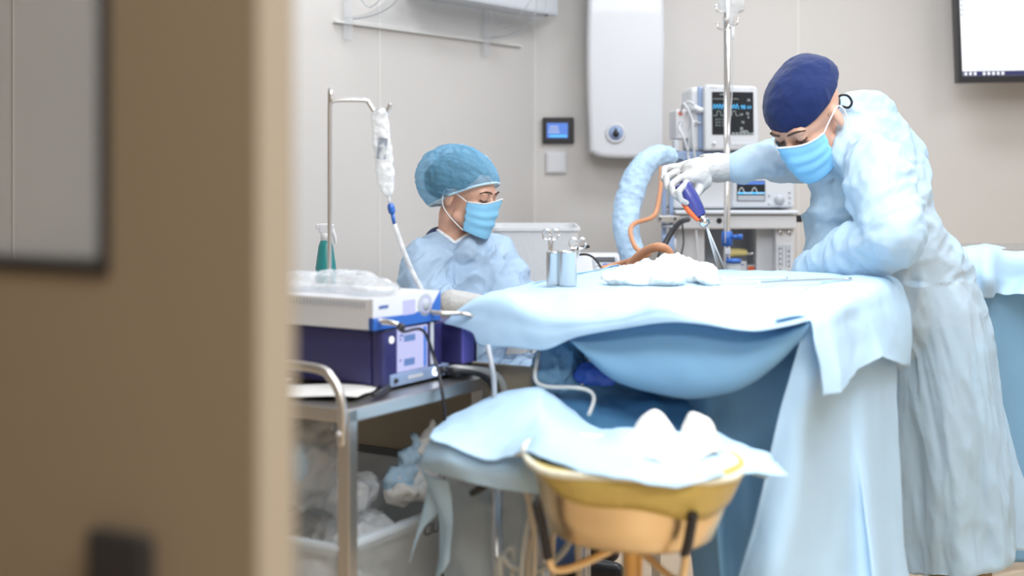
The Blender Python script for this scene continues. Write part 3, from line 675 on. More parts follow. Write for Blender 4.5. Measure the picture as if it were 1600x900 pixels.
# cables from the console strip
for (x, r_, m_, lab, dx) in ((.205, .006, 'black', 'thick black cable plugged into the console strip beside the ring light', .05), (.226, .009, 'tubec', 'thick grey cable drooping over the cart edge beside the black one', .07)):
    c0 = TF @ Vector((x, .02, .017)); mb = MB()
    mb.tube([c0, c0+Vector((.02, -.02, .004)), TC @ Vector((CU0+x+dx, -.02, ZC+.005)), TC @ Vector((CU0+x+dx+.02, -.035, ZC-.05)), TC @ Vector((CU0+x+dx+.02, -.03, ZC-.2)), TC @ Vector((CU0+x+dx, -.03, .3))], r_, seg=10)
    obj('power_cable', mb, m_, label=lab, cat='cable')
# papers on the cart
for i, (x, y, rz, lab, m_) in enumerate(((.10, .30, .1, 'sheet of printed paper at the bottom of the pile beside the indigo console', 'paper'), (.12, .16, .35, 'white sheet lying askew with its corner at the cart corner', 'paper'), (.11, .38, -.15, 'topmost white sheet of the paper pile behind the push rail', 'paper'))):
    T_ = TC @ Matrix.Translation((x-.015, y, ZC+.003+i*.006)) @ Matrix.Rotation(rz, 4, 'Z')
    mb = MB(T_); mb.sheet([[(-.072+.048*j, -.105+.042*r, .003*math.sin(j*1.7+r+i)) for j in range(4)] for r in range(6)], 4, 4)
    obj('paper_sheet', mb, m_, label=lab, cat='paper', group='papers on the cart', solid=.0008)
mb = MB(TC); mb.tube([(.10, .018, ZC+.012), (.13, .022, ZC+.014), (.16, .035, ZC+.014), (.20, .052, ZC+.012)], [.004, .007, .007, .005]); 
obj('pen', mb, 'black', label='black pen lying at the foot of the indigo console', cat='pen')
# crumpled clear film bag on the white box
mb = MB(TC); 
for (x, y, z, r_) in ((.24, .12, ZW+.012, (.05, .05, .014)), (.27, .21, ZW+.018, (.06, .09, .020)), (.25, .33, ZW+.016, (.06, .08, .018)), (.31, .27, ZW+.018, (.05, .08, .017)), (.22, .42, ZW+.012, (.04, .05, .012))): mb.ell((x, y, z), r_)
mb.remesh(.005, 2, lambda c, n: .006*ridge(c, 26, 3)*(1 if n.z > -.3 else 0)); obj('plastic_bag', mb, 'film', label='crumpled clear plastic bag lying on top of the white controller', cat='bag')
# infusion bag on the rod
hk = TC @ Vector((.512, .328, 1.395))
ib = thing('infusion_bag', 'clear infusion bag hanging from the bent rod of the cart', 'infusion bag', hk+Vector((0, 0, -.2)))
hd = hk.y
mb = MB(); mb.tube([P(590, 172, hd), P(600, 178, hd), P(606, 172, hd), P(610, 162, hd)], .005, seg=8); obj('hanger', mb, 'steel', ib)
rows = []
cen = [(591, 172, 8), (593, 180, 12), (596, 215, 13), (600, 250, 14), (603, 280, 13), (605, 296, 10), (607, 306, 5)]
mb = MB()
for k in range(len(cen)-1):
    pass
pts = [P(x, y, hd) for x, y, r_ in cen]; mb.tube(pts, [r_*.5*hd/F for x, y, r_ in cen], seg=16, n=6, flat=2.0); mb.remesh(.003, 2, lambda c, n: .0025*ridge(c, 45, 2)); obj('pouch', mb, 'filmw', ib)
mb = MB(); mb.box(P(597, 232, hd-.012), (.022, .001, .05), .0, (0, .1, 0)); obj('print', mb, mat('faint grey print', (.25, .3, .4), .5, alpha=.07), ib)
mb = MB(); mb.tube([P(607, 304, hd), P(609, 318, hd)], .004); obj('port', mb, 'filmw', ib)
mb = MB(); mb.tube([P(610, 318, hd), P(611, 324, hd), P(613, 333, hd)], [.006, .009, .008]); mb.tube([P(613, 333, hd), P(616, 350, hd)], [.005, .004]); obj('connector', mb, 'blue', ib, label='blue spike connector')
mb = MB(); mb.tube([P(616, 350, hd), P(628, 385, hd), P(642, 420, hd), P(655, 446, hd), P(668, 470, hd)], .0062, seg=10); obj('line', mb, 'filmw', ib)
# boxes and bags on the cart's bottom shelf
TB2 = TC @ Matrix.Translation((.235, .30, .226))
bn = thing('lidless_bin', 'clear storage bin with black lettering on the bottom shelf of the cart', 'bin', TC @ Vector((.235, .3, .226)))
mb = MB(TB2); tubmesh(mb, [(.19, .22, 0, .03), (.215, .262, .288, .03), (.235, .282, .288, .03), (.235, .282, .306, .03), (.21, .255, .306, .03), (.187, .216, .004, .03)])
obj('bin_body', mb, 'bin', bn)
mb = MB(TB2); mb.bm.free(); mb.bm = bmesh.new(); pr = [v+Vector((0, 0, 0)) for v in ringv(.235, .282, .304, .03)]; pr.append(pr[0]); mb.tube(pr, .010, seg=8, n=1); obj('rim', mb, 'bin', bn)
TX = frame(TC @ Vector((.31, .012, .505)), LU, -LV)
text('CILPR', .034, TX, 'ink', bn)
def lump(name, T_, els, m_, label, cat, amp=.008, f=18, vox=.006, it=2, parent=None):
    mb = MB(T_)
    for e in els: mb.ell(*e)
    mb.remesh(vox, it, lambda c, n: crumple(c, f, amp))
    return obj(name, mb, m_, parent, label=label, cat=cat)
lump('pouch', TB2, [((-.02, -.1, .12), (.12, .10, .11)), ((.05, .06, .14), (.10, .12, .12))], 'paper', 'off white wrapped pouches filling the bottom of the clear bin', 'pouch', .012, 12, .008)
lump('plastic_bag', TB2, [((-.08, .12, .20), (.08, .10, .07)), ((.02, -.12, .24), (.10, .08, .05))], 'filmw', 'milky plastic bag lying inside the clear bin', 'bag', .012, 16, .007)
lump('plastic_bag', TC, [((.14, .22, .66), (.07, .07, .10)), ((.16, .34, .64), (.08, .08, .10)), ((.2, .16, .585), (.06, .05, .04))], 'film', 'clear bag of face masks behind the cart post', 'bag', .012, 14, .007)
for (y, z, lab) in ((.23, .655, 'pale blue folded face mask inside the clear bag, the higher one'), (.30, .60, 'pale blue folded face mask inside the clear bag, the lower one')):
    lump('face_mask', TC, [((.12, y, z), (.012, .026, .045))], 'mask', lab, 'mask', .003, 40, .004)
lump('paper_pouch', TC, [((.42, .12, .58), (.05, .022, .05)), ((.425, .11, .63), (.032, .014, .055)), ((.43, .105, .67), (.014, .010, .035)), ((.40, .13, .56), (.08, .05, .03))], 'paper', 'crumpled white paper pouch on the rim of the clear bin', 'pouch', .010, 20, .005)
lump('plastic_pouch', TC, [((.36, .14, .575), (.045, .02, .035)), ((.375, .13, .61), (.026, .013, .045)), ((.39, .12, .645), (.012, .010, .03))], 'drape', 'crumpled pale blue pouch beside the white paper pouch', 'pouch', .008, 24, .005)
# beige board/box behind
bb = thing('carton', 'beige flat carton with a dark lower edge under the cart top', 'carton', TC @ Vector((.75, .2, 0)))
obj('board', MB(TC).hull((.54, -.10, .60), (.56, .62, .82), .002), 'board', bb)
obj('dark_edge', MB(TC).hull((.53, -.11, .585), (.57, .63, .60), .002), 'dgrey', bb)
obj('lower_body', MB(TC).hull((.54, -.10, .0), (.62, .62, .584), .004), 'offw', bb)
# spray bottle on a side cabinet by the left wall
q = P(509, 470, 4.25)
sd = thing('side_cabinet', 'plain white side cabinet by the left wall behind the cart', 'cabinet', (q.x-.1, 4.35, 0))
obj('carcass', MB().hull((-.95, 4.1, .0), (-.45, 4.55, q.z-.02), .004), 'offw', sd); obj('worktop', MB().hull((-.97, 4.08, q.z-.02), (-.43, 4.57, q.z), .004), 'white', sd)
sb = thing('spray_bottle', 'teal spray bottle with a white trigger head behind the controller box', 'bottle', q)
k = 4.25/F
mb = MB(); mb.lathe([(0, 0), (.030, 0), (.032, .01), (.031, .10), (.022, .165), (.015, .185), (0, .185)], q); obj('body', mb, 'teal', sb)
mb = MB(); mb.lathe([(0, .18), (.016, .18), (.016, .2), (.012, .205), (0, .205)], q); mb.box(q+Vector((.002, 0, .218)), (.045, .016, .03), .005); mb.tube([q+Vector((.02, 0, .215)), q+Vector((.028, 0, .19)), q+Vector((.03, 0, .172))], [.007, .006, .004]); mb.box(q+Vector((-.022, 0, .224)), (.016, .014, .016), .004); obj('trigger_head', mb, 'white', sb)
# ------------------------------------------------------------------ instrument table and its drapes
ZT = .98
TFR = Vector((.588, 2.80, 0)); TBR = Vector((.98, 3.66, 0)); tu = (TBR-TFR).normalized(); tv_ = Vector((-tu.y, tu.x, 0))
TT_ = frame(TFR, tu, (0, 0, 1))                       # x to the back, y to the left
it_ = thing('instrument_table', 'steel instrument table hidden under the pale blue drapes', 'table', TT_ @ Vector((.47, .37, 0)))
obj('tabletop', MB(TT_).hull((.15, .08, ZT-.035), (.92, .68, ZT-.012), .004), 'steel', it_)
for (x, y) in ((.32, .22), (.84, .22), (.32, .60), (.84, .60)):
    mb = MB(TT_); mb.cyl((x, y, 0), (x, y, ZT-.03), .012, seg=16); obj('leg', mb, 'steel', it_)
def dF(px): return 3.067/(1+.454*(px-800)/F)
def top(x, y, dz=0): return TT_ @ Vector((x, y, ZT+dz))
def cl(f, a, g=0): return lambda p, u, v: a*ridge(p, f, 2)+g*fn(p, 3)
# columns run from the left flap to the right front corner
cols = [ # (y on table, brow px, hem px)
 (.80, (712, 486), (692, 505)),
 (.74, (745, 466), (735, 519)),
 (.69, (790, 459), (750, 541)),
 (.62, (822, 475), (800, 543)),
 (.56, (858, 488), (850, 547)),
 (.46, (925, 492), (900, 527)),
 (.36, (985, 487), (975, 513)),
 (.29, (1032, 474), (1040, 504)),
 (.20, (1090, 491), (1090, 506)),
 (.10, (1178, 509), (1180, 517)),
 (.02, (1262, 493), (1266, 500))]
rows = [[] for _ in range(8)]
for i, (y, b_, h_) in enumerate(cols):
    yy = min(y, .735)
    rows[0].append(top(.97, yy-.01, -.10)); rows[1].append(top(.945, yy, -.004)); rows[2].append(top(.75, yy, .003)); rows[3].append(top(.40, yy, .002)); rows[4].append(top(.12, min(y, .75), .003 if y < .76 else -.01))
    db = dF(b_[0])-.03; dh = dF(h_[0])-.06
    rows[5].append(P(b_[0], b_[1], db)); rows[6].append((P(b_[0], b_[1], db)*.5+P(h_[0], h_[1], dh)*.5)+Vector((0, -.012, 0))); rows[7].append(P(h_[0], h_[1], dh))
mb = MB(); mb.sheet(rows, 8, 7, lambda p, u, v: .0025*ridge(p, 9, 2)+.002*fn(p, 20))
# right overhang with pointed hem
e = [(1262, 493, 2.77), (1285, 482, 2.86), (1318, 466, 3.03), (1350, 452, 3.25), (1378, 439, 3.48), (1398, 432, 3.66)]
m1 = [(1275, 535, 2.73), (1300, 520, 2.80), (1326, 505, 2.99), (1362, 490, 3.17), (1395, 478, 3.44), (1421, 470, 3.62)]
m2 = [(1284, 575, 2.72), (1312, 575, 2.76), (1334, 545, 3.0), (1370, 530, 3.14), (1408, 525, 3.44), (1428, 515, 3.60)]
hm = [(1288, 618, 2.71), (1316, 614, 2.74), (1343, 577, 3.0), (1380, 557, 3.12), (1412, 571, 3.44), (1424, 572, 3.58)]
r0 = [top(.10+k*.16, .10, .004) for k in range(6)]
r0b = [top(.02+k*.17, .03, .002) for k in range(6)]
r0[0] = P(1212, 502, dF(1212)-.036)+Vector((0, 0, .003)); mb.sheet([[v+Vector((0, 0, .002)) for v in r0], [P(*q) for q in e], [P(*q) for q in m1], [P(*q) for q in m2], [P(*q) for q in hm]], -8, 8, lambda p, u, v: .003*ridge(p, 9, 2))
obj('surgical_drape', mb, 'drape', label='pale blue top drape over the instrument table with a pointed corner hem', cat='drape', solid=.0016)
# lower swag
xs = [858, 900, 950, 1010, 1080, 1150, 1205, 1262]
tp_ = [(858, 500), (900, 505), (950, 503), (1010, 495), (1080, 503), (1150, 515), (1205, 514), (1264, 502)]
md = [(880, 520), (912, 540), (958, 560), (1015, 560), (1082, 565), (1152, 560), (1208, 535), (1263, 505)]
bt = [(896, 540), (928, 572), (965, 598), (1020, 614), (1082, 622), (1150, 611), (1205, 580), (1262, 520)]
cu_ = [(900, 540), (932, 570), (970, 594), (1025, 606), (1084, 612), (1148, 600), (1200, 572), (1258, 520)]
mb = MB(); mb.sheet([[P(x, y, dF(x)+.02) for x, y in tp_], [P(x, y, dF(x)-.035) for x, y in md], [P(x, y, dF(x)-.02) for x, y in bt], [P(x, y, dF(x)+.10) for x, y in cu_], [P(x, y+4, dF(x)+.3) for x, y in cu_]], 8, 8, lambda p, u, v: .003*ridge(p, 7, 2))
obj('surgical_drape', mb, 'drape_shaded', label='blue drape sagging in a belly under the front of the instrument table', cat='drape', solid=.0016)
# long side drape falling to the floor on the right
def rowp(l): return [P(*q) for q in l]
g = [[(1264, 496, 2.79), (1290, 486, 2.87), (1325, 470, 3.03), (1360, 456, 3.26), (1392, 445, 3.52)],
     [(1240, 575, 2.79), (1285, 570, 2.82), (1320, 560, 3.04), (1358, 560, 3.20), (1402, 560, 3.50)],
     [(1215, 660, 2.79), (1270, 665, 2.80), (1322, 660, 3.02), (1355, 680, 3.10), (1405, 680, 3.48)],
     [(1186, 780, 2.78), (1255, 780, 2.76), (1330, 780, 2.98), (1362, 790, 3.02), (1410, 790, 3.42)],
     [(1150, 900, 2.76), (1230, 900, 2.70), (1335, 900, 2.92), (1375, 900, 2.95), (1418, 890, 3.35)],
     [(1120, 1000, 2.76), (1220, 1000, 2.68), (1340, 1000, 2.86), (1385, 990, 2.90), (1440, 960, 3.35)]]
mb = MB(); mb.sheet([rowp(r) for r in g], 12, 10, lambda p, u, v: .004*ridge(p+Vector((0, 0, p.z*-.6)), 7, 3)+.006*math.sin(u*22+v*2)*v)
obj('surgical_drape', mb, 'drape', label='long pale blue drape falling to the floor beside the standing person', cat='drape', solid=.0016)
# inner darker drape
g = [[(1040, 510, 3.35), (1100, 510, 3.20), (1180, 505, 3.1), (1285, 500, 3.0)], [(1040, 590, 3.25), (1100, 590, 3.10), (1170, 590, 3.05), (1262, 590, 2.98)], [(1060, 700, 3.2), (1110, 700, 3.02), (1165, 700, 3.08), (1235, 700, 2.96)],
     [(1070, 820, 3.15), (1118, 820, 2.98), (1170, 820, 3.04), (1230, 820, 2.92)], [(1085, 1000, 3.1), (1130, 1000, 2.95), (1180, 1000, 3.0), (1235, 1000, 2.9)]]
mb = MB(); mb.sheet([rowp(r) for r in g], 12, 10, lambda p, u, v: .008*ridge(p+Vector((0, 0, p.z*-.6)), 6, 3))
obj('surgical_drape', mb, 'drape_shaded', label='inner blue drape hanging in shade behind the basin', cat='drape', solid=.0016)
# blue cloths under the table, gloved hand bundle
g = [[(835, 548, 3.55), (900, 552, 3.5), (980, 560, 3.45), (1100, 575, 3.4)], [(830, 590, 3.35), (900, 600, 3.3), (980, 598, 3.3), (1110, 615, 3.25)],
     [(840, 620, 3.15), (905, 625, 3.12), (985, 628, 3.1), (1110, 640, 3.1)], [(850, 680, 3.05), (910, 690, 3.02), (990, 700, 3.0), (1110, 720, 3.0)], [(860, 760, 3.06), (920, 770, 3.04), (1000, 790, 3.02), (1110, 800, 3.02)]]
mb = MB(); mb.sheet([rowp(r) for r in g], 10, 10, lambda p, u, v: .012*ridge(p, 9, 3))
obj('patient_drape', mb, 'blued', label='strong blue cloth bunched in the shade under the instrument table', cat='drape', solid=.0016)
lump('drape_bundle', Matrix(), [(P(868, 575, 3.15), (.045, .05, .052)), (P(885, 562, 3.2), (.035, .04, .035)), (P(856, 590, 3.12), (.03, .04, .025))], 'drape_shaded', 'crumpled pale blue bundle of cloth under the left end of the table', 'cloth', .009, 22, .005)
lump('nitrile_glove', Matrix(), [(P(922, 584, 3.1), (.034, .03, .022)), (P(945, 592, 3.1), (.03, .02, .012))], 'bglove', 'violet blue glove lying beside the crumpled cloth bundle', 'glove', .004, 30, .004)
mb = MB(); mb.tube([P(842, 550, 3.05), P(836, 590, 3.0), P(852, 604, 2.98), P(900, 606, 2.96), P(922, 612, 2.96), P(928, 625, 2.94), P(920, 648, 2.9)], .0045, seg=8)
obj('suction_line', mb, 'tubec', label='thin clear tube looping over the blue cloth under the table', cat='tube')
mb = MB(); mb.tube([P(762, 540, 3.0), P(768, 570, 2.98), P(772, 600, 2.98), P(772, 640, 2.98)], .006, seg=8)
obj('grey_hose', mb, 'grey', label='grey hose hanging down beside the far end of the cart', cat='hose')
# ------------------------------------------------------------------ things on the table
def tpx(px, py): # point on table top plane
    d = (H-ZT-.004)*F/(py-HY); return P(px, py, d)
def cup(q, r, h, label):
    t = thing('steel_cup', label, 'cup', q, 'steel cups on the instrument table')
    mb = MB(); mb.lathe([(0, .002), (r*.97, .0), (r, .004), (r, h-.003), (r+.002, h), (r-.002, h), (r-.003, .006), (0, .006)], q, seg=32); obj('vessel', mb, 'steel', t)
    return t
qa = tpx(866, 446); qb = tpx(887, 447)
cup(qa, .019, .080, 'left of the two tall steel cups on the instrument table, holding scissors'); cup(qb, .022, .082, 'right of the two tall steel cups on the instrument table')
def scissors(q, lean, rx, label, group=None):
    t = thing('surgical_scissors', label, 'scissors', q)
    top_ = q+Vector((lean, 0, .112)); mb = MB(); mb.tube([q+Vector((0, 0, .012)), q+Vector((lean*.5, 0, .06)), top_], [.002, .0035, .003], seg=8)
    mb.tube([q+Vector((.004, 0, .012)), q+Vector((lean*.5+.002, 0, .06)), top_+Vector((.010, 0, -.002))], [.002, .0035, .003], seg=8); obj('blades', mb, 'steel', t)
    for s_ in (-1, 1):
        mb = MB(); c_ = top_+Vector((s_*.010+.004, 0, .008)); pr = [c_+Vector((.009*math.cos(a), 0, .012*math.sin(a))) for a in [2*PI*k/16 for k in range(17)]]; mb.tube(pr, .0022, seg=8, n=2); obj('finger_ring', mb, 'chrome', t)
scissors(qa+Vector((-.006, 0, 0)), -.006, 0, 'steel scissors standing handles up in the left steel cup')
scissors(qb+Vector((.005, 0, -.02)), .014, 0, 'steel clamp standing handles up in the right steel cup')
mb = MB()
gz = [(965, 436, .030, .02), (990, 430, .05, .026), (1020, 428, .05, .036), (1045, 424, .05, .052), (1062, 428, .045, .040), (1085, 432, .05, .030), (1110, 436, .03, .02), (1035, 440, .06, .026), (1000, 440, .05, .02)]
for (x, y, r_, h_) in gz:
    q = tpx(x, 443 if y > 434 else 438); mb.ell(q+Vector((0, 0, h_*.35)), (r_, r_*.9, h_*.75))
mb.remesh(.006, 3, lambda c, n: crumple(c, 15, .012)*(1 if n.z > -.2 else 0)); obj('gauze_heap', mb, 'gauze', label='heap of crumpled white gauze on the instrument table', cat='gauze')
for (x0, y0, x1, y1, lab) in ((1125, 442, 1230, 440, 'thin steel probe lying along the back of the instrument table'), (1180, 447, 1330, 441, 'long steel instrument lying near the right end of the table')):
    a_ = tpx(x0, y0); b_ = tpx(x1, y1); mb = MB(); mb.tube([a_+Vector((0, 0, .008)), (a_+b_)/2+Vector((0, 0, .009)), b_+Vector((0, 0, .008))], [.002, .003, .004], seg=8); obj('surgical_probe', mb, 'chrome', label=lab, cat='instrument')
# ------------------------------------------------------------------ foreground basin on its stand
BC = Vector(((985-800)*2.48/F, 2.48, 0)); ZR = .768
bs = thing('basin', 'round steel basin with a yellow bag liner on the stand in front', 'basin', BC+Vector((0, 0, .622)))
tilt = lambda a, z: 1
TBs = Matrix.Translation(BC+Vector((0, 0, .622))) @ Matrix.Rotation(math.radians(2.2), 4, 'Y')
mb = MB(TBs); mb.lathe([(0, 0), (.132, 0), (.144, .008), (.160, .05), (.176, .118), (.183, .124), (.183, .127), (.174, .124), (.157, .052), (.140, .012), (0, .006)], (0, 0, 0), seg=56); obj('bowl', mb, 'basin', bs)
def ln(a, z): return 1+.02*math.sin(5*a+1)+.018*fn((math.cos(a)*2, math.sin(a)*2, z*20), 2)
dep = lambda a: .044+.020*math.cos(a+.5)+.006*math.sin(5*a)
b = bmesh.new(); R_ = []
n_ = 96
for (k_, r_, f_) in ((0, .172, 1.0), (1, .179, .7), (2, .189, .35), (3, .194, .1), (4, .192, -.12), (5, .182, -.2), (6, .170, .2), (7, .160, .6)):
    ring = []
    for j in range(n_):
        a = 2*PI*j/n_; d_ = dep(a); z = .13-d_*f_; rr = r_*ln(a, z)
        ring.append(b.verts.new((rr*math.cos(a), rr*math.sin(a), z)))
    R_.append(ring)
for i in range(len(R_)-1):
    for j in range(n_): f = b.faces.new((R_[i][j], R_[i][(j+1) % n_], R_[i+1][(j+1) % n_], R_[i+1][j])); f.smooth = True
mb = MB(TBs); mb.add(b); obj('bag_liner', mb, 'liner', bs, solid=.001)
pr = [(.193*ln(a, .13)*math.cos(a), .193*ln(a, .13)*math.sin(a), .134+.006*math.sin(3*a)) for a in [2*PI*k/40 for k in range(41)]]
mb = MB(TBs); mb.tube(pr, .007, seg=8, n=2); obj('rolled_rim', mb, 'linerw', bs)
sn = thing('basin_stand', 'brass toned steel stand with bent arms holding the basin', 'stand', BC)
mb = MB(); mb.cyl(BC+Vector((0, 0, .06)), BC+Vector((0, 0, .612)), .014, seg=20); mb.cyl(BC+Vector((.016, 0, .06)), BC+Vector((.016, 0, .60)), .006); obj('post', mb, 'basin', sn)
mb = MB(); mb.cyl(BC+Vector((0, 0, .595)), BC+Vector((0, 0, .618)), .028, seg=24); obj('collar', mb, 'basin', sn)
for ang in (-62, 208, 60):
    a = math.radians(ang); dd = Vector((math.cos(a), math.sin(a), 0)); up = Vector((0, 0, 1))
    mb = MB(); mb.tube([BC+dd*.02+up*.604, BC+dd*.10+up*.582, BC+dd*.140+up*.577, BC+dd*.160+up*.587, BC+dd*.172+up*.64, BC+dd*.186+up*.69], .007, seg=10); obj('arm', mb, 'basin', sn)
    mb = MB(); mb.tube([BC+dd*.166+up*(.60 if ang == 208 else .625), BC+dd*.176+up*.65, BC+dd*.190+up*.70], .009, seg=10); obj('rubber_sleeve', mb, 'black', sn, label='black rubber sleeve on the arm')
for k in range(5):
    a = 2*PI*k/5; dd = Vector((math.cos(a), math.sin(a), 0)); mb = MB(); mb.tube([BC+Vector((0, 0, .07)), BC+dd*.22+Vector((0, 0, .045))], [.013, .009]); mb.lathe([(0, -.01), (.02, -.01), (.02, .01), (0, .01)], BC+dd*.22+Vector((0, 0, .021)), axis=(1, 0, 0), seg=16); obj('foot', mb, 'basin', sn)
# lower drape: tented over a small table behind the basin
lt = thing('side_table', 'small steel table under the crumpled foreground drape', 'table', (-.02, 2.85, 0))
obj('tabletop', MB().box((-.03, 2.86, .70), (.22, .16, .02), .004), 'steel', lt)
for (x, y) in ((-.03, 2.82), (.06, 2.82), (-.03, 2.92), (.06, 2.92)): mb = MB(); mb.cyl((x, y, 0), (x, y, .69), .010); obj('leg', mb, 'steel', lt)
def zy(px, z, d): return (px, HY+(H-z)*F/d, d)
back = [(680, 668, 2.95), (712, 645, 3.0), (773, 617, 3.03), (837, 602, 3.05), (858, 610, 3.02), (893, 638, 2.98), (926, 664, 2.9), (968, 678, 2.82), (1021, 676, 2.76), (1061, 680, 2.74), (1111, 672, 2.72), (1150, 690, 2.68), (1200, 708, 2.62)]
mid1 = [(676, 672, 2.85), (708, 660, 2.85), (772, 640, 2.85), (838, 622, 2.85), (860, 640, 2.82), (893, 660, 2.80), (928, 676, 2.74), zy(970, .775, 2.66), zy(1021, .775, 2.64), zy(1062, .775, 2.62), zy(1112, .77, 2.62), (1152, 702, 2.60), (1210, 718, 2.55)]
mid2 = [(672, 680, 2.72), (705, 684, 2.68), (765, 690, 2.64), (812, 684, 2.60), zy(850, .790, 2.52), zy(890, .785, 2.48), zy(930, .781, 2.46), zy(975, .778, 2.44), zy(1022, .776, 2.44), zy(1065, .776, 2.44), zy(1112, .777, 2.46), (1156, 718, 2.47), (1222, 730, 2.5)]
frn = [(671, 683, 2.70), (707, 697, 2.62), (757, 715, 2.57), (793, 712, 2.54), (820, 704, 2.46), (865, 718, 2.37), (924, 737, 2.30), (987, 748, 2.265), (1040, 757, 2.262), (1075, 756, 2.28), (1120, 744, 2.32), (1160, 738, 2.40), (1236, 742, 2.46)]
mb = MB(); mb.sheet([[P(x, y+40, d+.03) for x, y, d in back], [P(*q) for q in back], [P(*q) for q in mid1], [P(*q) for q in mid2], [P(*q) for q in frn]], 7, 8, lambda p, u, v: .003*ridge(p, 11, 2)+.002*fn(p, 24))
# folded underside layer on the left with its hem
f1 = [(672, 684, 2.72), (707, 696, 2.64), (757, 713, 2.60), (800, 713, 2.57), (835, 713, 2.53)]
f2 = [(654, 722, 2.72), (700, 722, 2.62), (760, 738, 2.58), (802, 742, 2.55), (845, 745, 2.52)]
f3 = [(655, 732, 2.74), (716, 750, 2.62), (770, 763, 2.58), (806, 769, 2.56), (846, 773, 2.54)]
mb.sheet([rowp(f1), rowp(f2), rowp(f3)], 8, 8, lambda p, u, v: .002*ridge(p, 12, 2))
# hanging strips
mb.sheet([rowp([(655, 733, 2.75), (675, 745, 2.72), (700, 752, 2.70)]), rowp([(673, 770, 2.76), (684, 790, 2.73), (704, 785, 2.71)]), rowp([(686, 830, 2.77), (694, 830, 2.74), (704, 830, 2.72)]), rowp([(680, 905, 2.78), (690, 895, 2.75), (702, 880, 2.74)])], 8, 8, lambda p, u, v: .003*ridge(p, 10, 2))
mb.sheet([rowp([(668, 757, 2.78), (684, 770, 2.78)]), rowp([(660, 800, 2.79), (684, 800, 2.79)]), rowp([(647, 850, 2.80), (660, 828, 2.80)]), rowp([(640, 880, 2.81), (643, 868, 2.81)])], 6, 8)
obj('surgical_drape', mb, 'drape', label='pale blue drape tented over the small table behind the yellow lined basin', cat='drape', solid=.0016)
# towel ridges in the basin
tw = [[(962, 696, 2.58), (985, 676, 2.58), (1003, 650, 2.58), (1021, 640, 2.58), (1040, 650, 2.58), (1060, 680, 2.58), (1068, 662, 2.57), (1078, 644, 2.56), (1098, 650, 2.56), (1112, 660, 2.56), (1124, 690, 2.55)],
      [(966, 702, 2.50), (986, 692, 2.48), (1005, 680, 2.46), (1024, 672, 2.45), (1042, 682, 2.48), (1062, 702, 2.50), (1070, 692, 2.48), (1082, 674, 2.46), (1100, 668, 2.46), (1116, 680, 2.46), (1126, 700, 2.48)],
      [(985, 712, 2.43), (1000, 714, 2.41), (1012, 716, 2.39), (1028, 719, 2.38), (1045, 722, 2.38), (1062, 722, 2.39), (1072, 721, 2.39), (1086, 718, 2.39), (1102, 712, 2.40), (1115, 706, 2.42), (1122, 704, 2.43)]]
mb = MB(); mb.sheet([[P(x, y+45, d+.02) for x, y, d in tw[0]]]+[rowp(r) for r in tw], 7, 9, lambda p, u, v: .002*ridge(p, 14, 2))
obj('surgical_towel', mb, 'gauze', label='white crumpled towel rising in two ridges above the basin', cat='towel', solid=.003)
# translucent sheet hanging below on the left
g = [[(690, 745, 2.9), (740, 755, 2.86), (800, 765, 2.9), (860, 770, 2.86), (900, 775, 2.9)], [(688, 820, 2.92), (745, 820, 2.86), (805, 822, 2.92), (850, 820, 2.88), (880, 820, 2.92)], [(680, 980, 2.95), (750, 980, 2.88), (810, 980, 2.95), (840, 900, 2.92), (860, 880, 2.92)]]
mb = MB(); mb.sheet([rowp(r) for r in g], 10, 12, lambda p, u, v: .010*ridge(p, 6, 3))
obj('plastic_sheet', mb, 'sheetw', label='milky plastic sheet hanging under the left end of the foreground drape', cat='sheet', solid=.001)
mb = MB(); mb.tube([P(737, 771, 2.7), P(752, 762, 2.68), P(765, 755, 2.67)], [.006, .008, .006]); obj('cable_tip', mb, 'black', label='dark cable tip poking out under the foreground drape', cat='cable')
# hanging tubes
for i, (pts, r_, m_, lab) in enumerate((
    ([(822, 765), (829, 800), (836, 850), (832, 930), (830, 1000)], .0055, 'tubed', 'beige tube hanging furthest from the basin'),
    ([(830, 770), (828, 800), (820, 850), (815, 900), (815, 1000)], .0055, 'tubec', 'clear grey tube crossing the beige tube'),
    ([(845, 775), (838, 810), (826, 860), (824, 920), (824, 1000)], .006, 'tubed', 'beige tube crossing behind the clear one'),
    ([(868, 800), (864, 840), (863, 880), (866, 1000)], .006, 'tubed', 'straight beige tube just left of the basin bracket'),
    ([(902, 835), (903, 860), (905, 900), (905, 1000)], .007, 'tubed', 'double beige tube hanging close under the basin'),
    ([(893, 840), (880, 862), (855, 885), (830, 893), (800, 885), (783, 868), (782, 900)], .007, 'tubec', 'clear thick tube looping in an arc between the hanging tubes'),
    ([(778, 905), (776, 880), (790, 862), (802, 858), (800, 905)], .005, 'tubec', 'small clear tube loop at the bottom beside the plastic sheet'))):
    mb = MB(); mb.tube([P(x, y, 2.68+.012*i) for x, y in pts], r_, seg=10); obj('drain_tube', mb, m_, label=lab, cat='tube', group='tubes under the drapes')
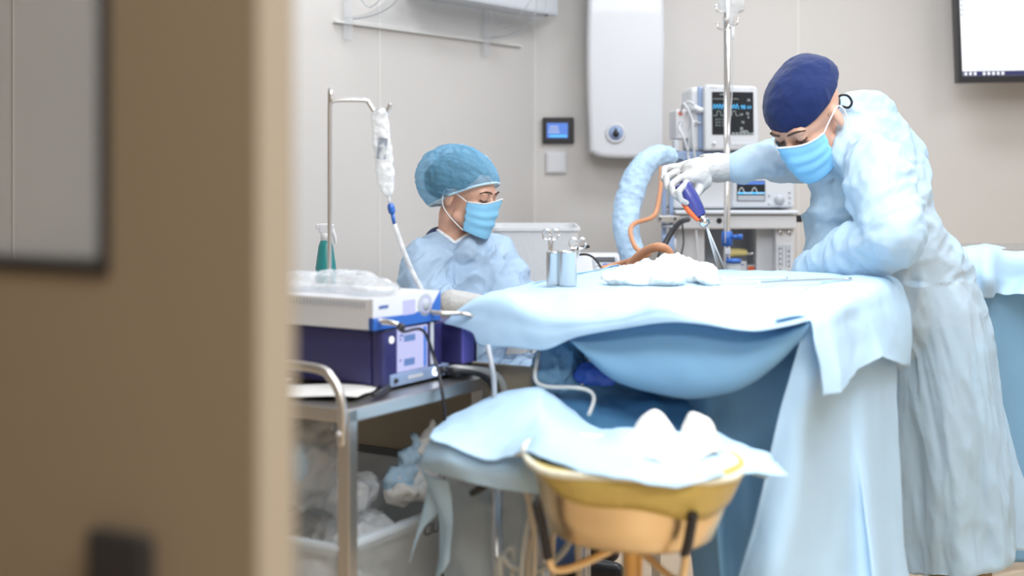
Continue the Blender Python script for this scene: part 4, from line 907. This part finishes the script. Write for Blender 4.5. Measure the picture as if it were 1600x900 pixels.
# drape covered trolley at the right behind the standing person
g = [[(1460, 392, 4.6), (1505, 382, 4.6), (1540, 380, 4.6), (1580, 385, 4.6), (1640, 390, 4.6), (1700, 395, 4.6)], [(1465, 400, 4.35), (1503, 392, 4.35), (1540, 384, 4.34), (1585, 394, 4.36), (1640, 392, 4.35), (1700, 400, 4.35)],
     [(1470, 440, 4.30), (1505, 432, 4.28), (1543, 430, 4.22), (1585, 436, 4.33), (1640, 430, 4.26), (1700, 440, 4.3)], [(1478, 480, 4.28), (1510, 470, 4.22), (1548, 466, 4.26), (1575, 458, 4.3), (1640, 465, 4.22), (1700, 470, 4.28)]]
mb = MB(); mb.sheet([rowp(r) for r in g], 9, 9, lambda p, u, v: .006*ridge(p, 7, 3)+.008*math.sin(u*26)*v)
obj('surgical_drape', mb, 'drape', label='pale blue drape over the trolley at the edge behind the standing person', cat='drape', solid=.0016)
g = [[(1470, 455, 4.36), (1540, 455, 4.33), (1600, 455, 4.36), (1700, 455, 4.34)], [(1475, 560, 4.37), (1545, 555, 4.33), (1605, 560, 4.38), (1700, 560, 4.34)], [(1480, 720, 4.37), (1550, 720, 4.32), (1608, 720, 4.38), (1700, 720, 4.33)], [(1490, 880, 4.37), (1555, 880, 4.32), (1610, 880, 4.38), (1700, 880, 4.32)]]
mb = MB(); mb.sheet([rowp(r) for r in g], 10, 12, lambda p, u, v: .010*ridge(p+Vector((0, 0, p.z*-.7)), 5, 3))
obj('surgical_drape', mb, 'drape_shaded', label='blue under drape hanging below the pale one at the picture edge', cat='drape', solid=.0016)
tr = thing('draped_trolley', 'steel trolley hidden under the drapes at the picture edge', 'trolley', (1.6, 4.5, 0))
obj('tabletop', MB().hull((1.36, 4.4, .985), (1.9, 4.75, 1.0), .004), 'steel', tr)
for (x, y) in ((1.4, 4.45), (1.86, 4.45), (1.4, 4.7), (1.86, 4.7)): mb = MB(); mb.cyl((x, y, 0), (x, y, .99), .012); obj('leg', mb, 'steel', tr)
# ------------------------------------------------------------------ people
def head_blob(T, mb):
    m = MB(T)
    m.ell((0, .012, .032), (.076, .096, .086)); m.ell((0, -.030, -.040), (.058, .062, .070)); m.ell((0, -.070, -.098), (.024, .020, .018))
    m.ell((0, -.040, .02), (.066, .058, .06))
    m.cone((0, -.094, .0), (0, -.114, -.034), .008, .012)
    for s in (-1, 1):
        m.ell((s*.028, -.088, .017), (.024, .013, .009)); m.ell((s*.038, -.060, -.030), (.022, .025, .022)); m.ell((s*.031, -.082, -.001), (.015, .014, .012))
        m.ell((s*.010, -.108, -.036), (.009, .010, .008)); m.ell((s*.077, .012, -.014), (.009, .020, .033), Euler((.15, 0, s*.35)).to_matrix().to_4x4())
        m.cone((s*.050, -.01, -.07), (s*.02, -.065, -.098), .018, .014)
    m.ell((0, -.092, -.068), (.022, .012, .012))
    mb.bm.from_mesh(_tm(m)); return mb
def _tm(m):
    me = bpy.data.meshes.new('x'); m.bm.to_mesh(me); m.bm.free(); return me
def face_bits(T, par, brow=True):
    for s in (-1, 1):
        m = MB(T); m.tube([(s*.046, -.081, -.004), (s*.038, -.0925, -.0085), (s*.030, -.0965, -.0098), (s*.019, -.093, -.006)], .0016, seg=6); obj('eyelash', m, 'lip', par)
        m = MB(T); m.tube([(s*.052, -.082, .016), (s*.040, -.097, .024), (s*.026, -.104, .023), (s*.012, -.103, .018)], [.002, .0038, .004, .003], seg=8, flat=.6); obj('eyebrow', m, 'hair', par)
def mask(T, par):
    rows = []
    for i in range(9):
        v = i/8; z = -.016-.088*v
        row = []
        for j in range(11):
            a = math.radians(-78+156*j/10); bul = 1+.10*math.sin(v*PI)
            nz = max(0, 1-abs(a)*1.9)*(1-v)**1.5
            x = .073*math.sin(a)*(1-.12*v*v); y = -.026-(.084*bul+.026*nz)*max(0, math.cos(a))**.8*(1-.10*v)
            zz = z+.018*nz+.010*(1-abs(math.sin(a)))*(v-.5)*-1.2-.020*v*max(0, math.cos(a))
            if 2 <= i <= 6: y += .0022*(-1)**i
            row.append((x, y, zz))
        rows.append(row)
    m = MB(T); m.sheet(rows, 3, 3); mk = obj('face_mask', m, 'mask', par, solid=.0015)
    m = MB(T); m.tube([Vector(p)+Vector((0, -.001, 0)) for p in rows[0]], .0022, seg=6, n=3); obj('mask_binding', m, 'maskw', mk)
    for s in (-1, 1):
        j = 10 if s > 0 else 0
        m = MB(T); m.tube([rows[0][j], (s*.079, -.02, .0), (s*.086, .018, .012), (s*.088, .03, -.01), (s*.082, .026, -.045), (s*.073, -.005, -.078), rows[-1][j]], .0017, seg=6, n=6); obj('ear_loop', m, 'maskw', mk)
    return mk
def cut(mb, co, no):  # remove what lies beyond a plane
    bmesh.ops.bisect_plane(mb.bm, geom=list(mb.bm.verts)+list(mb.bm.edges)+list(mb.bm.faces), plane_co=co, plane_no=no, clear_outer=True)
    return mb
def face_frame(c, fwd, up):
    fwd = Vector(fwd).normalized(); up = Vector(up); up = (up-fwd*up.dot(fwd)).normalized(); y = -fwd; x = y.cross(up)
    return Matrix(((x.x, y.x, up.x, c[0]), (x.y, y.y, up.y, c[1]), (x.z, y.z, up.z, c[2]), (0, 0, 0, 1)))
def hand(mb, wrist, dirv, palm_n, curl=(30, 40, 25), side=1, size=1.0, spread=6, thumb=(35, 20)):
    """palm + five bent fingers, dirv from wrist to fingers, palm_n out of the palm; side +1: thumb on dirv x palm_n side"""
    d = Vector(dirv).normalized(); n = Vector(palm_n); n = (n-d*n.dot(d)).normalized(); x = d.cross(n)*side
    k = size; W = Vector(wrist)
    for t_ in (-.028, -.010, .010, .028): mb.cone(W+x*t_*.6*k+d*.01*k, W+x*t_*k+d*.082*k, .015*k, .0125*k)
    mb.cone(W+x*.02*k+d*.02*k+n*.006*k, W+x*.032*k+d*.05*k+n*.008*k, .017*k, .014*k)
    L_ = ((.030, .042, .026, .022), (.011, .047, .030, .024), (-.010, .043, .028, .023), (-.029, .034, .021, .019))
    for i, (o_, a, b_, c_) in enumerate(L_):
        p = W+x*o_*k+d*.085*k; ang = math.radians(spread)*(1.5-i)/1.5
        dd = (d*math.cos(ang)+x*math.sin(ang)).normalized(); cum = 0
        for ln_, cu, (r0, r1) in ((a, curl[0], (.0100, .0090)), (b_, curl[1], (.0090, .0082)), (c_, curl[2], (.0082, .0070))):
            cum += math.radians(cu+i*2); v = dd*math.cos(cum)+n*math.sin(cum); q = p+v*ln_*k; mb.cone(p, q, r0*k, r1*k); p = q
    p = W+x*.030*k+d*.028*k; a1 = math.radians(thumb[0]); v = (d*math.cos(a1)+x*math.sin(a1)+n*.5).normalized(); q = p+v*.042*k; mb.cone(p, q, .0135*k, .011*k)
    a2 = math.radians(thumb[1]); v = (d*math.cos(a2)+x*math.sin(a2)*.4+n*.8).normalized(); r = q+v*.034*k; mb.cone(q, r, .011*k, .0095*k)
    r2 = r+(v+d*.4).normalized()*.026*k; mb.cone(r, r2, .0095*k, .008*k)
# =============== standing person
mn = thing('person', 'person standing bent over in pale blue gown and navy cap, holding a drill', 'person', (P(1490, 0, 3.85).x, 3.85, 0))
hc = P(1262, 182, 3.80)
TH = face_frame(hc, (-.60, -.52, -.62), (-.40, -.30, .86)) @ Matrix.Scale(1.10, 4)
nk = P(1334, 212, 3.86)
shN = P(1368, 262, 3.68); elN = P(1396, 368, 3.54); wrN = P(1270, 424, 3.80)
shF = P(1325, 225, 4.02); elF = P(1238, 245, 4.14); wrF = P(1128, 264, 4.00)
hip = P(1468, 500, 3.92)
mb = MB(); mb = head_blob(TH, mb)
mb.cone(TH @ Vector((0, .03, -.06)), nk, .054, .052)
mb.cone(nk+Vector((.02, .02, -.04)), P(1365, 290, 3.87), .06, .12); mb.cone(P(1365, 290, 3.87), hip, .12, .12)
for (s_, e_, w_) in ((shN, elN, wrN), (shF, elF, wrF)):
    mb.cone(nk+Vector((.03, .01, -.07)), s_, .05, .05); mb.cone(s_, e_, .052, .040); mb.cone(e_, w_, .040, .027)
hand(mb, wrN, P(1215, 440, 3.88)-wrN, (0, 0, -1), size=.95)
hand(mb, wrF, P(1050, 268, 3.94)-wrF, (.15, .25, -1), curl=(55, 60, 30), size=.9, side=-1)
for s_ in (-1, 1):
    k_ = hip+Vector((s_*.02+.01, s_*.06, -.05)); kn = Vector((hip.x+.035+s_*.04, 3.92+s_*.06, .52)); an = Vector((hip.x+.06+s_*.05, 3.92+s_*.06, .09))
    mb.cone(k_, kn, .075, .055); mb.cone(kn, an, .055, .038); mb.cone(an+Vector((0, 0, -.045)), an+Vector((-.13, -.07, -.055)), .036, .028)
mb.remesh(.006, 4); bd = obj('body', mb, 'skin', mn)
face_bits(TH, mn); mask(TH, mn)
# cap
mb = MB(TH); mb.ell((0, .018, .040), (.0905, .112, .088), sub=4); mb.ell((0, .045, .058), (.082, .085, .074), sub=4)
mb.remesh(.005, 4, lambda c, n: .004*ridge(c, 12, 2)+.0015*ridge(c, 34, 2))
cut(mb, TH @ Vector((0, -.06, .026)), TH.to_3x3() @ Vector((0, .30, -1)))
obj('surgical_cap', mb, 'navyc', mn, solid=.002)
mb = MB(TH); mb.tube([(-.0885*math.cos(a)*1.005, .02-.112*math.sin(a)*1.0, .030+.012*math.sin(a)) for a in [PI*k/12 for k in range(13)]], .003, seg=6, n=3)
# hair at temples and nape
m = MB(TH); m.ell((.064, .01, .012), (.011, .026, .024)); m.ell((-.064, .01, .012), (.011, .026, .024)); m.ell((0, .072, -.005), (.050, .028, .04)); m.remesh(.005, 2); obj('hair', m, 'hair', mn)
# spectacle strap
m = MB(); m.tube([P(1305, 158, 3.80), P(1314, 149, 3.79), P(1325, 150, 3.79), P(1331, 160, 3.80), P(1326, 168, 3.81), P(1316, 166, 3.82)], .0035, seg=8, n=6); obj('spectacle_strap', m, 'black', mn)
# scrubs top & trousers under the gown
mb = MB(); mb.cone(nk+Vector((.02, 0, -.05)), P(1365, 290, 3.87), .08, .126); mb.cone(P(1362, 290, 3.87), P(1400, 400, 3.9), .12, .112); mb.cone(P(1400, 400, 3.9), hip, .112, .112); mb.remesh(.008, 3); obj('scrub_top', mb, 'khaki', mn)
mb = MB()
for s_ in (-1, 1):
    k_ = hip+Vector((s_*.02+.01, s_*.06, -.05)); kn = Vector((hip.x+.035+s_*.04, 3.92+s_*.06, .52)); an = Vector((hip.x+.06+s_*.05, 3.92+s_*.06, .09))
    mb.cone(k_, kn, .080, .062); mb.cone(kn, an, .062, .056)
mb.remesh(.008, 3); obj('trousers', mb, 'khaki', mn)
for s_ in (-1, 1):
    an = Vector((hip.x+.06+s_*.05, 3.92+s_*.06, .09)); mb = MB(); mb.cone(an+Vector((.02, .01, -.045)), an+Vector((-.15, -.08, -.055)), .045, .034); mb.remesh(.006, 2); obj('shoe', mb, 'black', mn)
# gown: one continuous surface
def gw(c, n):
    s_ = 1 if c.z < .95 else 0
    q = Vector((c.x*1.5, c.y*1.5, c.z*.45+c.x*.5)) if s_ else Vector((c.x*.9+c.z*.5, c.y, c.z*1.1-c.x*.6))
    base = crumple(q, 5.5, .009 if s_ else .013)
    return base
mb = MB()
mb.cone(P(1348, 194, 3.90), P(1362, 270, 3.87), .088, .14)      # neck and upper back
mb.cone(P(1362, 270, 3.87), P(1372, 330, 3.88), .14, .145)
mb.cone(P(1372, 330, 3.88), P(1412, 415, 3.9), .145, .155); mb.cone(P(1412, 415, 3.9), P(1458, 520, 3.92), .155, .155)
mb.cone(P(1325, 280, 3.88), P(1318, 400, 3.92), .09, .09)      # front hanging forward
mb.cone(P(1296, 270, 3.94), P(1290, 390, 3.97), .055, .055)
mb.cone(P(1362, 182, 3.90), P(1432, 250, 3.94), .045, .035)      # loose back panel standing off
mb.cone(P(1430, 242, 3.94), P(1425, 380, 3.95), .020, .07)
for (a, r0_, b_, r1_) in ((shN, .085, elN, .078), (elN, .075, P(1300, 415, 3.76), .062), (P(1300, 415, 3.76), .062, wrN, .048), (shF, .075, elF, .066), (elF, .068, P(1190, 250, 4.05), .054), (P(1190, 250, 4.05), .054, P(1154, 258, 4.0), .042)): mb.cone(a, b_, r0_, r1_)
mb.cone(P(1330, 225, 3.9), shN, .09, .08); mb.cone(P(1330, 225, 3.9), shF, .08, .07)
# skirt: ring sections down to the hem
b = bmesh.new(); R_ = []; NS = 72
for (cx_, yy, w_, dp) in ((1440, 440, 66, .165), (1458, 480, 72, .175), (1470, 540, 76, .18), (1476, 620, 80, .185), (1482, 700, 83, .19), (1487, 780, 85, .195), (1491, 845, 86, .20), (1492, 872, 86, .20)):
    ring = []
    for j in range(NS):
        a = 2*PI*j/NS; c_ = P(cx_, yy, 3.92); t_ = max(0, (yy-440)/440)
        f_ = 1+t_*(.035*math.sin(6*a+.6)+.03*math.sin(11*a+2))
        ring.append(b.verts.new(c_+Vector((w_*3.9/F*math.cos(a)*f_, dp*math.sin(a)*f_, (.02*math.sin(a+2.4) if yy > 870 else 0)+ (.018*math.cos(a) if yy > 870 else 0)))))
    R_.append(ring)
for i in range(len(R_)-1):
    for j in range(NS): b.faces.new((R_[i][j], R_[i][(j+1) % NS], R_[i+1][(j+1) % NS], R_[i+1][j]))
b.faces.new(R_[0]); b.faces.new(R_[-1][::-1]); bmesh.ops.recalc_face_normals(b, faces=b.faces)
mb.add(b)
mb.remesh(.0065, 3, gw); obj('gown', mb, 'gown', mn)
# back flap of the gown
g = [[(1425, 330, 4.0), (1462, 350, 4.02), (1490, 385, 4.0)], [(1470, 430, 3.92), (1500, 425, 3.98), (1512, 430, 3.98)], [(1495, 520, 3.86), (1528, 520, 3.95), (1546, 520, 4.0)], [(1528, 620, 3.84), (1550, 640, 3.93), (1572, 640, 4.0)], [(1550, 740, 3.84), (1575, 760, 3.92), (1606, 760, 4.0)], [(1572, 850, 3.84), (1595, 860, 3.92), (1632, 860, 4.0)]]
mb = MB(); mb.sheet([rowp(r) for r in g], 12, 10, lambda p, u, v: .006*ridge(p+Vector((0, 0, p.z*-.7)), 9, 3)); obj('gown_flap', mb, 'gown', mn, solid=.001)
g = [[(1338, 150, 3.86), (1362, 156, 3.90), (1380, 170, 3.93)], [(1362, 175, 3.84), (1398, 192, 3.93), (1412, 205, 3.98)], [(1392, 215, 3.84), (1430, 225, 3.96), (1447, 236, 4.02)], [(1405, 270, 3.88), (1432, 290, 3.98), (1440, 262, 4.02)], [(1425, 330, 3.94), (1444, 330, 4.0), (1449, 320, 4.02)]]
mb = MB(); mb.sheet([rowp(r) for r in g], 10, 10, lambda p, u, v: .004*ridge(p, 14, 3)); obj('gown_collar', mb, 'gown', mn, solid=.001)
# gloves
mb = MB(); gp = P(1064, 270, 3.95)
k1 = [P(1046, 262, 3.94), P(1052, 272, 3.90), P(1060, 281, 3.88), P(1068, 289, 3.88)]
mb.cone(P(1136, 262, 4.0), P(1112, 264, 3.98), .040, .036)
mb.cone(P(1112, 264, 3.98), P(1084, 268, 3.94), .036, .036)
mb.cone(P(1090, 262, 3.97), P(1056, 264, 3.97), .030, .015); mb.cone(P(1092, 274, 3.93), P(1068, 280, 3.91), .032, .017); mb.cone(P(1100, 282, 3.93), P(1085, 300, 3.93), .024, .017)
for (pts, rr) in (
    ([(1056, 260, 3.97), (1038, 264, 3.96), (1037, 280, 3.93), (1046, 291, 3.91)], .0098),
    ([(1058, 268, 3.93), (1041, 277, 3.91), (1043, 293, 3.89), (1053, 302, 3.88)], .0098),
    ([(1064, 277, 3.90), (1049, 289, 3.87), (1052, 304, 3.86), (1062, 311, 3.86)], .0095),
    ([(1073, 285, 3.88), (1060, 300, 3.85), (1064, 313, 3.85), (1073, 317, 3.86)], .0088),
    ([(1096, 286, 3.93), (1090, 300, 3.90), (1083, 313, 3.88)], .0125)):
    for i in range(len(pts)-1): mb.cone(P(*pts[i]), P(*pts[i+1]), rr*(1-.06*i), rr*(.94-.06*i))
mb.remesh(.0033, 2, lambda c, n: .0010*ridge(c, 50, 2)); gl = obj('glove', mb, 'glove', mn)
mb = MB()
for k in range(5): mb.tube([P(1131-k*7, 262, 4.0), P(1127-k*7, 262, 3.995)], .0405-.0005*k+.002*(k % 2), seg=24)
mb.tube([P(1138, 262, 4.0), P(1100, 264, 3.985)], [.039, .038], seg=24); mb.remesh(.004, 2, lambda c, n: .0015*ridge(c, 40, 2)); obj('glove_cuff', mb, 'glove', gl)
mb = MB(); hand(mb, wrN, P(1215, 440, 3.88)-wrN, (0, 0, -1), size=1.03); mb.cone(wrN, wrN+(wrN-P(1215, 440, 3.88)).normalized()*.05, .036, .042); mb.remesh(.004, 2); obj('glove', mb, 'glove', mn)
# drill held in the hand
dl = thing('surgical_drill', 'indigo surgical drill with an orange stripe held in the white gloved hand', 'drill', P(1096, 352, 3.88))
a_ = P(1064, 288, 3.89); b_ = P(1095, 338, 3.87); ax = (b_-a_)
mb = MB(); mb.tube([a_, a_+ax*.12, a_+ax*.45, a_+ax*.75, b_], [.022, .027, .0255, .022, .016], seg=24, n=6); obj('shell', mb, 'drill', dl)
mb = MB(); mb.tube([a_+ax*.35+Vector((-.020, -.012, -.012)), a_+ax*.7+Vector((-.017, -.012, -.012)), b_+Vector((-.008, -.012, -.012))], [.006, .008, .005]); obj('orange_trigger', mb, 'orange', dl, label='orange red trigger strip')
mb = MB(); mb.tube([b_, b_+ax*.10, b_+ax*.14, b_+ax*.28], [.011, .013, .016, .014], seg=20, n=3); obj('chuck', mb, 'chrome', dl)
for e_ in ((1126, 436, 3.95), (1139, 436, 3.95), (1131, 436, 3.97)):
    mb = MB(); mb.tube([b_+ax*.26, P(*e_)], .0028 if e_[0] != 1131 else .002, seg=8); obj('pin', mb, 'white', dl)
# =============== seated person
wn = thing('person', 'seated person in a sheer blue bouffant cap, face mask and light blue gown', 'person', (P(715, 0, 4.6).x, 4.6, 0))
hc = P(727, 303, 4.55)
TH = face_frame(hc, (.86, -.46, -.17), (.08, -.02, 1))
nk = P(708, 384, 4.6)
sN = P(664, 412, 4.50); eN = P(668, 500, 4.36); wN = P(742, 478, 4.22)
sF = P(772, 402, 4.80); eF = P(822, 480, 4.72); wF = P(830, 500, 4.5)
hp = P(700, 600, 4.7)
mb = MB(); mb = head_blob(TH, mb)
mb.cone(TH @ Vector((0, .035, -.07)), nk, .046, .052); mb.cone(nk, P(712, 470, 4.64), .08, .125); mb.cone(P(712, 470, 4.64), hp, .125, .14)
for (s_, e_, w_) in ((sN, eN, wN), (sF, eF, wF)):
    mb.cone(nk+Vector((0, 0, -.03)), s_, .05, .05); mb.cone(s_, e_, .046, .038); mb.cone(e_, w_, .037, .026)
hand(mb, wN, Vector((.9, -.1, -.05)), (0, 0, -1), size=.88); hand(mb, wF, Vector((.7, -.5, -.1)), (0, 0, -1), size=.88)
for s_ in (-1, 1):
    h0 = hp+Vector((0, s_*.09, -.03)); kn = P(845, 610, 4.55)+Vector((0, s_*.11, 0)); an = Vector((P(880, 0, 4.4).x, 4.4+s_*.11, .10))
    mb.cone(h0, kn, .085, .06); mb.cone(kn, an, .055, .038); mb.cone(an+Vector((0, 0, -.05)), an+Vector((.14, -.06, -.06)), .034, .026)
mb.remesh(.006, 4); obj('body', mb, 'skin', wn)
face_bits(TH, wn); mask(TH, wn)
m = MB(TH); m.tube([(.078, .015, -.048), (.080, .012, -.054)], .004); m.ell((.08, .012, -.052), .004, sub=2); obj('earring', m, 'yellow', wn)
m = MB(TH); m.ell((0, .03, .045), (.085, .105, .085)); m.ell((0, .09, .03), (.065, .06, .06)); m.remesh(.006, 3, lambda c, n: .003*ridge(c, 25, 2))
cut(m, TH @ Vector((0, -.065, .040)), TH.to_3x3() @ Vector((0, -.45, -1))); obj('hair', m, 'hair', wn)
m = MB(TH); m.ell((0, .040, .055), (.112, .124, .090), sub=4); m.ell((0, .092, .025), (.095, .080, .080), sub=4); m.ell((0, -.01, .048), (.092, .090, .072), sub=4)
def bf(c, n):
    l = THI @ c; a = math.atan2(l.x, l.z-.02); return .005*ridge((l.y*.4+3, a*1.0, l.z*2), 2.6, 3)+crumple(l, 11, .004)
THI = TH.inverted()
m.remesh(.0045, 4, bf)
cut(m, TH @ Vector((0, -.088, .047)), TH.to_3x3() @ Vector((0, -.55, -1)))
from mathutils.bvhtree import BVHTree
bvh = BVHTree.FromBMesh(m.bm)
cp = obj('bouffant_cap', m, 'bouff', wn)
# gathered seams of the cap
cen_ = Vector((0, .045, .05))
def on_cap(a, b_):   # direction from cap centre -> surface point
    d = Vector((math.sin(a)*math.cos(b_), -math.cos(a)*math.cos(b_), math.sin(b_)))
    return cen_+Vector((d.x*.113, d.y*.125, d.z*.096+.006))
for i, (a0_, b0_, a1_, b1_, r_) in enumerate(((100, 82, 55, -12, .004), (120, 86, 100, -25, .0035), (140, 60, 75, -22, .003), (60, 88, 35, 5, .0025), (160, 70, 140, -28, .003), (180, 50, 120, -30, .0028))):
    pts = [on_cap(math.radians(a0_+(a1_-a0_)*t/8), math.radians(b0_+(b1_-b0_)*t/8+6*math.sin(t*.8+i))) for t in range(9)]
    wc = TH @ cen_; q2 = []
    for p_ in pts:
        dv = (TH @ p_-wc).normalized(); hit = bvh.ray_cast(wc, dv, .5)[0]
        if hit is not None: q2.append(hit+dv*.0005)
    if len(q2) > 3: m = MB(); m.tube(q2, r_*1.5, seg=8, n=3, flat=.6); obj('cap_fold', m, 'rib', cp)
# elastic band
def rim_loop(o, cc, up, keep, nb=28):
    bm_ = bmesh.new(); bm_.from_mesh(o.data); off = WLOC[o.name]
    bp = [v.co+off for e_ in bm_.edges if e_.is_boundary for v in e_.verts]; bm_.free(); bp = [p for p in bp if keep(p)]
    if cc is None: cc = sum(bp, Vector())/max(1, len(bp))
    up = up.normalized(); xa = up.orthogonal().normalized(); ya = up.cross(xa); bins = {}
    for p in bp:
        a = math.atan2((p-cc).dot(ya), (p-cc).dot(xa)); bins.setdefault(int((a+PI)/(2*PI)*nb) % nb, []).append(p)
    loop = [sum(bins[k], Vector())/len(bins[k]) for k in sorted(bins)]; loop.append(loop[0]); return loop
eb = MB(); eb.tube(rim_loop(cp, None, TH.to_3x3() @ Vector((0, -.55, -1)), lambda p: True), .0042, seg=8, n=3); obj('elastic_band', eb, 'rib', cp)
# scrub collar, gown
m = MB(); m.ell(P(680, 366, 4.60), (.036, .05, .022), (0, -.5, 0)); m.remesh(.005, 2); obj('scrub_collar', m, 'navyc', wn)
mb = MB(); mb.cone(nk+Vector((0, .01, -.01)), P(710, 440, 4.64), .072, .14); mb.cone(P(710, 440, 4.64), hp, .145, .15); mb.remesh(.007, 3); obj('scrub_top', mb, 'navyc', wn)
mb = MB()
for s_ in (-1, 1):
    h0 = hp+Vector((0, s_*.09, -.03)); kn = P(845, 610, 4.55)+Vector((0, s_*.11, 0)); an = Vector((P(880, 0, 4.4).x, 4.4+s_*.11, .10))
    mb.cone(h0, kn, .095, .075); mb.cone(kn, an, .075, .070)
mb.remesh(.008, 3); obj('trousers', mb, 'scrub', wn)
for s_ in (-1, 1):
    an = Vector((P(880, 0, 4.4).x, 4.4+s_*.11, .10)); mb = MB(); mb.cone(an+Vector((-.02, 0, -.05)), an+Vector((.15, -.06, -.06)), .042, .032); mb.remesh(.006, 2); obj('shoe', mb, 'black', wn)
mb = MB(); nc0 = P(716, 371, 4.585)
mb.cone(P(708, 402, 4.6), P(712, 460, 4.6), .105, .165); mb.cone(P(712, 460, 4.6), P(712, 600, 4.62), .165, .18)
mb.cone(P(745, 400, 4.58), P(775, 470, 4.56), .07, .10); mb.ell(nc0+Vector((.03, -.055, -.055)), .055); mb.ell(nc0+Vector((.06, -.02, -.06)), .055)
mb.cone(P(700, 395, 4.58), sN, .075, .072); mb.cone(P(720, 395, 4.66), sF, .075, .07)
mb.cone(sN, P(668, 470, 4.40), .078, .076); mb.cone(P(668, 470, 4.40), P(690, 480, 4.34), .072, .06)
mb.cone(sF, P(812, 460, 4.74), .074, .065); mb.cone(P(812, 460, 4.74), P(825, 500, 4.5), .06, .05)
for s_ in (-1, 1): mb.cone(hp+Vector((0, s_*.08, -.02)), P(838, 606, 4.52)+Vector((0, s_*.10, .02)), .11, .085)
mb.cone(P(838, 606, 4.42), P(850, 740, 4.38), .085, .075); mb.cone(P(838, 606, 4.6), P(850, 740, 4.6), .085, .075)
mb.remesh(.0065, 5, lambda c, n: crumple(Vector((c.x, c.y, c.z*1.2-c.x*.7)), 6, .011))
# neck opening
nc = P(716, 371, 4.585)
bmesh.ops.delete(mb.bm, geom=[v for v in mb.bm.verts if ((v.co.x-nc.x)/.066)**2+((v.co.y-nc.y)/.066)**2 < 1 and v.co.z > nc.z-.045], context='VERTS')
gn = obj('gown', mb, 'gownw', wn)
m = MB(); m.tube(rim_loop(gn, nc, Vector((0, 0, 1)), lambda p: (p.xy-nc.xy).length < .12 and p.z > nc.z-.09, 24), .0065, seg=8, n=3); obj('neck_binding', m, 'maskw', gn)
for (w_, dv) in ((wN, Vector((.9, -.1, -.05))), (wF, Vector((.7, -.5, -.1)))):
    mb = MB(); hand(mb, w_, dv, (0, 0, -1), size=.96); mb.cone(w_-dv.normalized()*.07, w_+dv.normalized()*.01, .046, .036); mb.remesh(.005, 2, lambda c, n: .001*ridge(c, 40, 2)); obj('glove', mb, 'glove', wn)
# stool
q = P(690, 0, 4.7)
so = thing('stool', 'low round stool under the seated person', 'stool', (q.x, 4.7, 0))
mb = MB(); mb.lathe([(0, .40), (.17, .40), (.18, .41), (.18, .44), (.17, .46), (0, .465)], (q.x, 4.7, -.04)); obj('seat', mb, 'dgrey', so)
mb = MB(); mb.cyl((q.x, 4.7, .06), (q.x, 4.7, .37), .025); obj('column', mb, 'chrome', so)
for k in range(5):
    a = 2*PI*k/5; mb = MB(); mb.tube([(q.x, 4.7, .08), (q.x+.24*math.cos(a), 4.7+.24*math.sin(a), .05)], .012); mb.lathe([(0, -.01), (.022, -.01), (.022, .01), (0, .01)], (q.x+.24*math.cos(a), 4.7+.24*math.sin(a), .023), axis=(1, 0, 0), seg=14); obj('foot', mb, 'chrome', so)
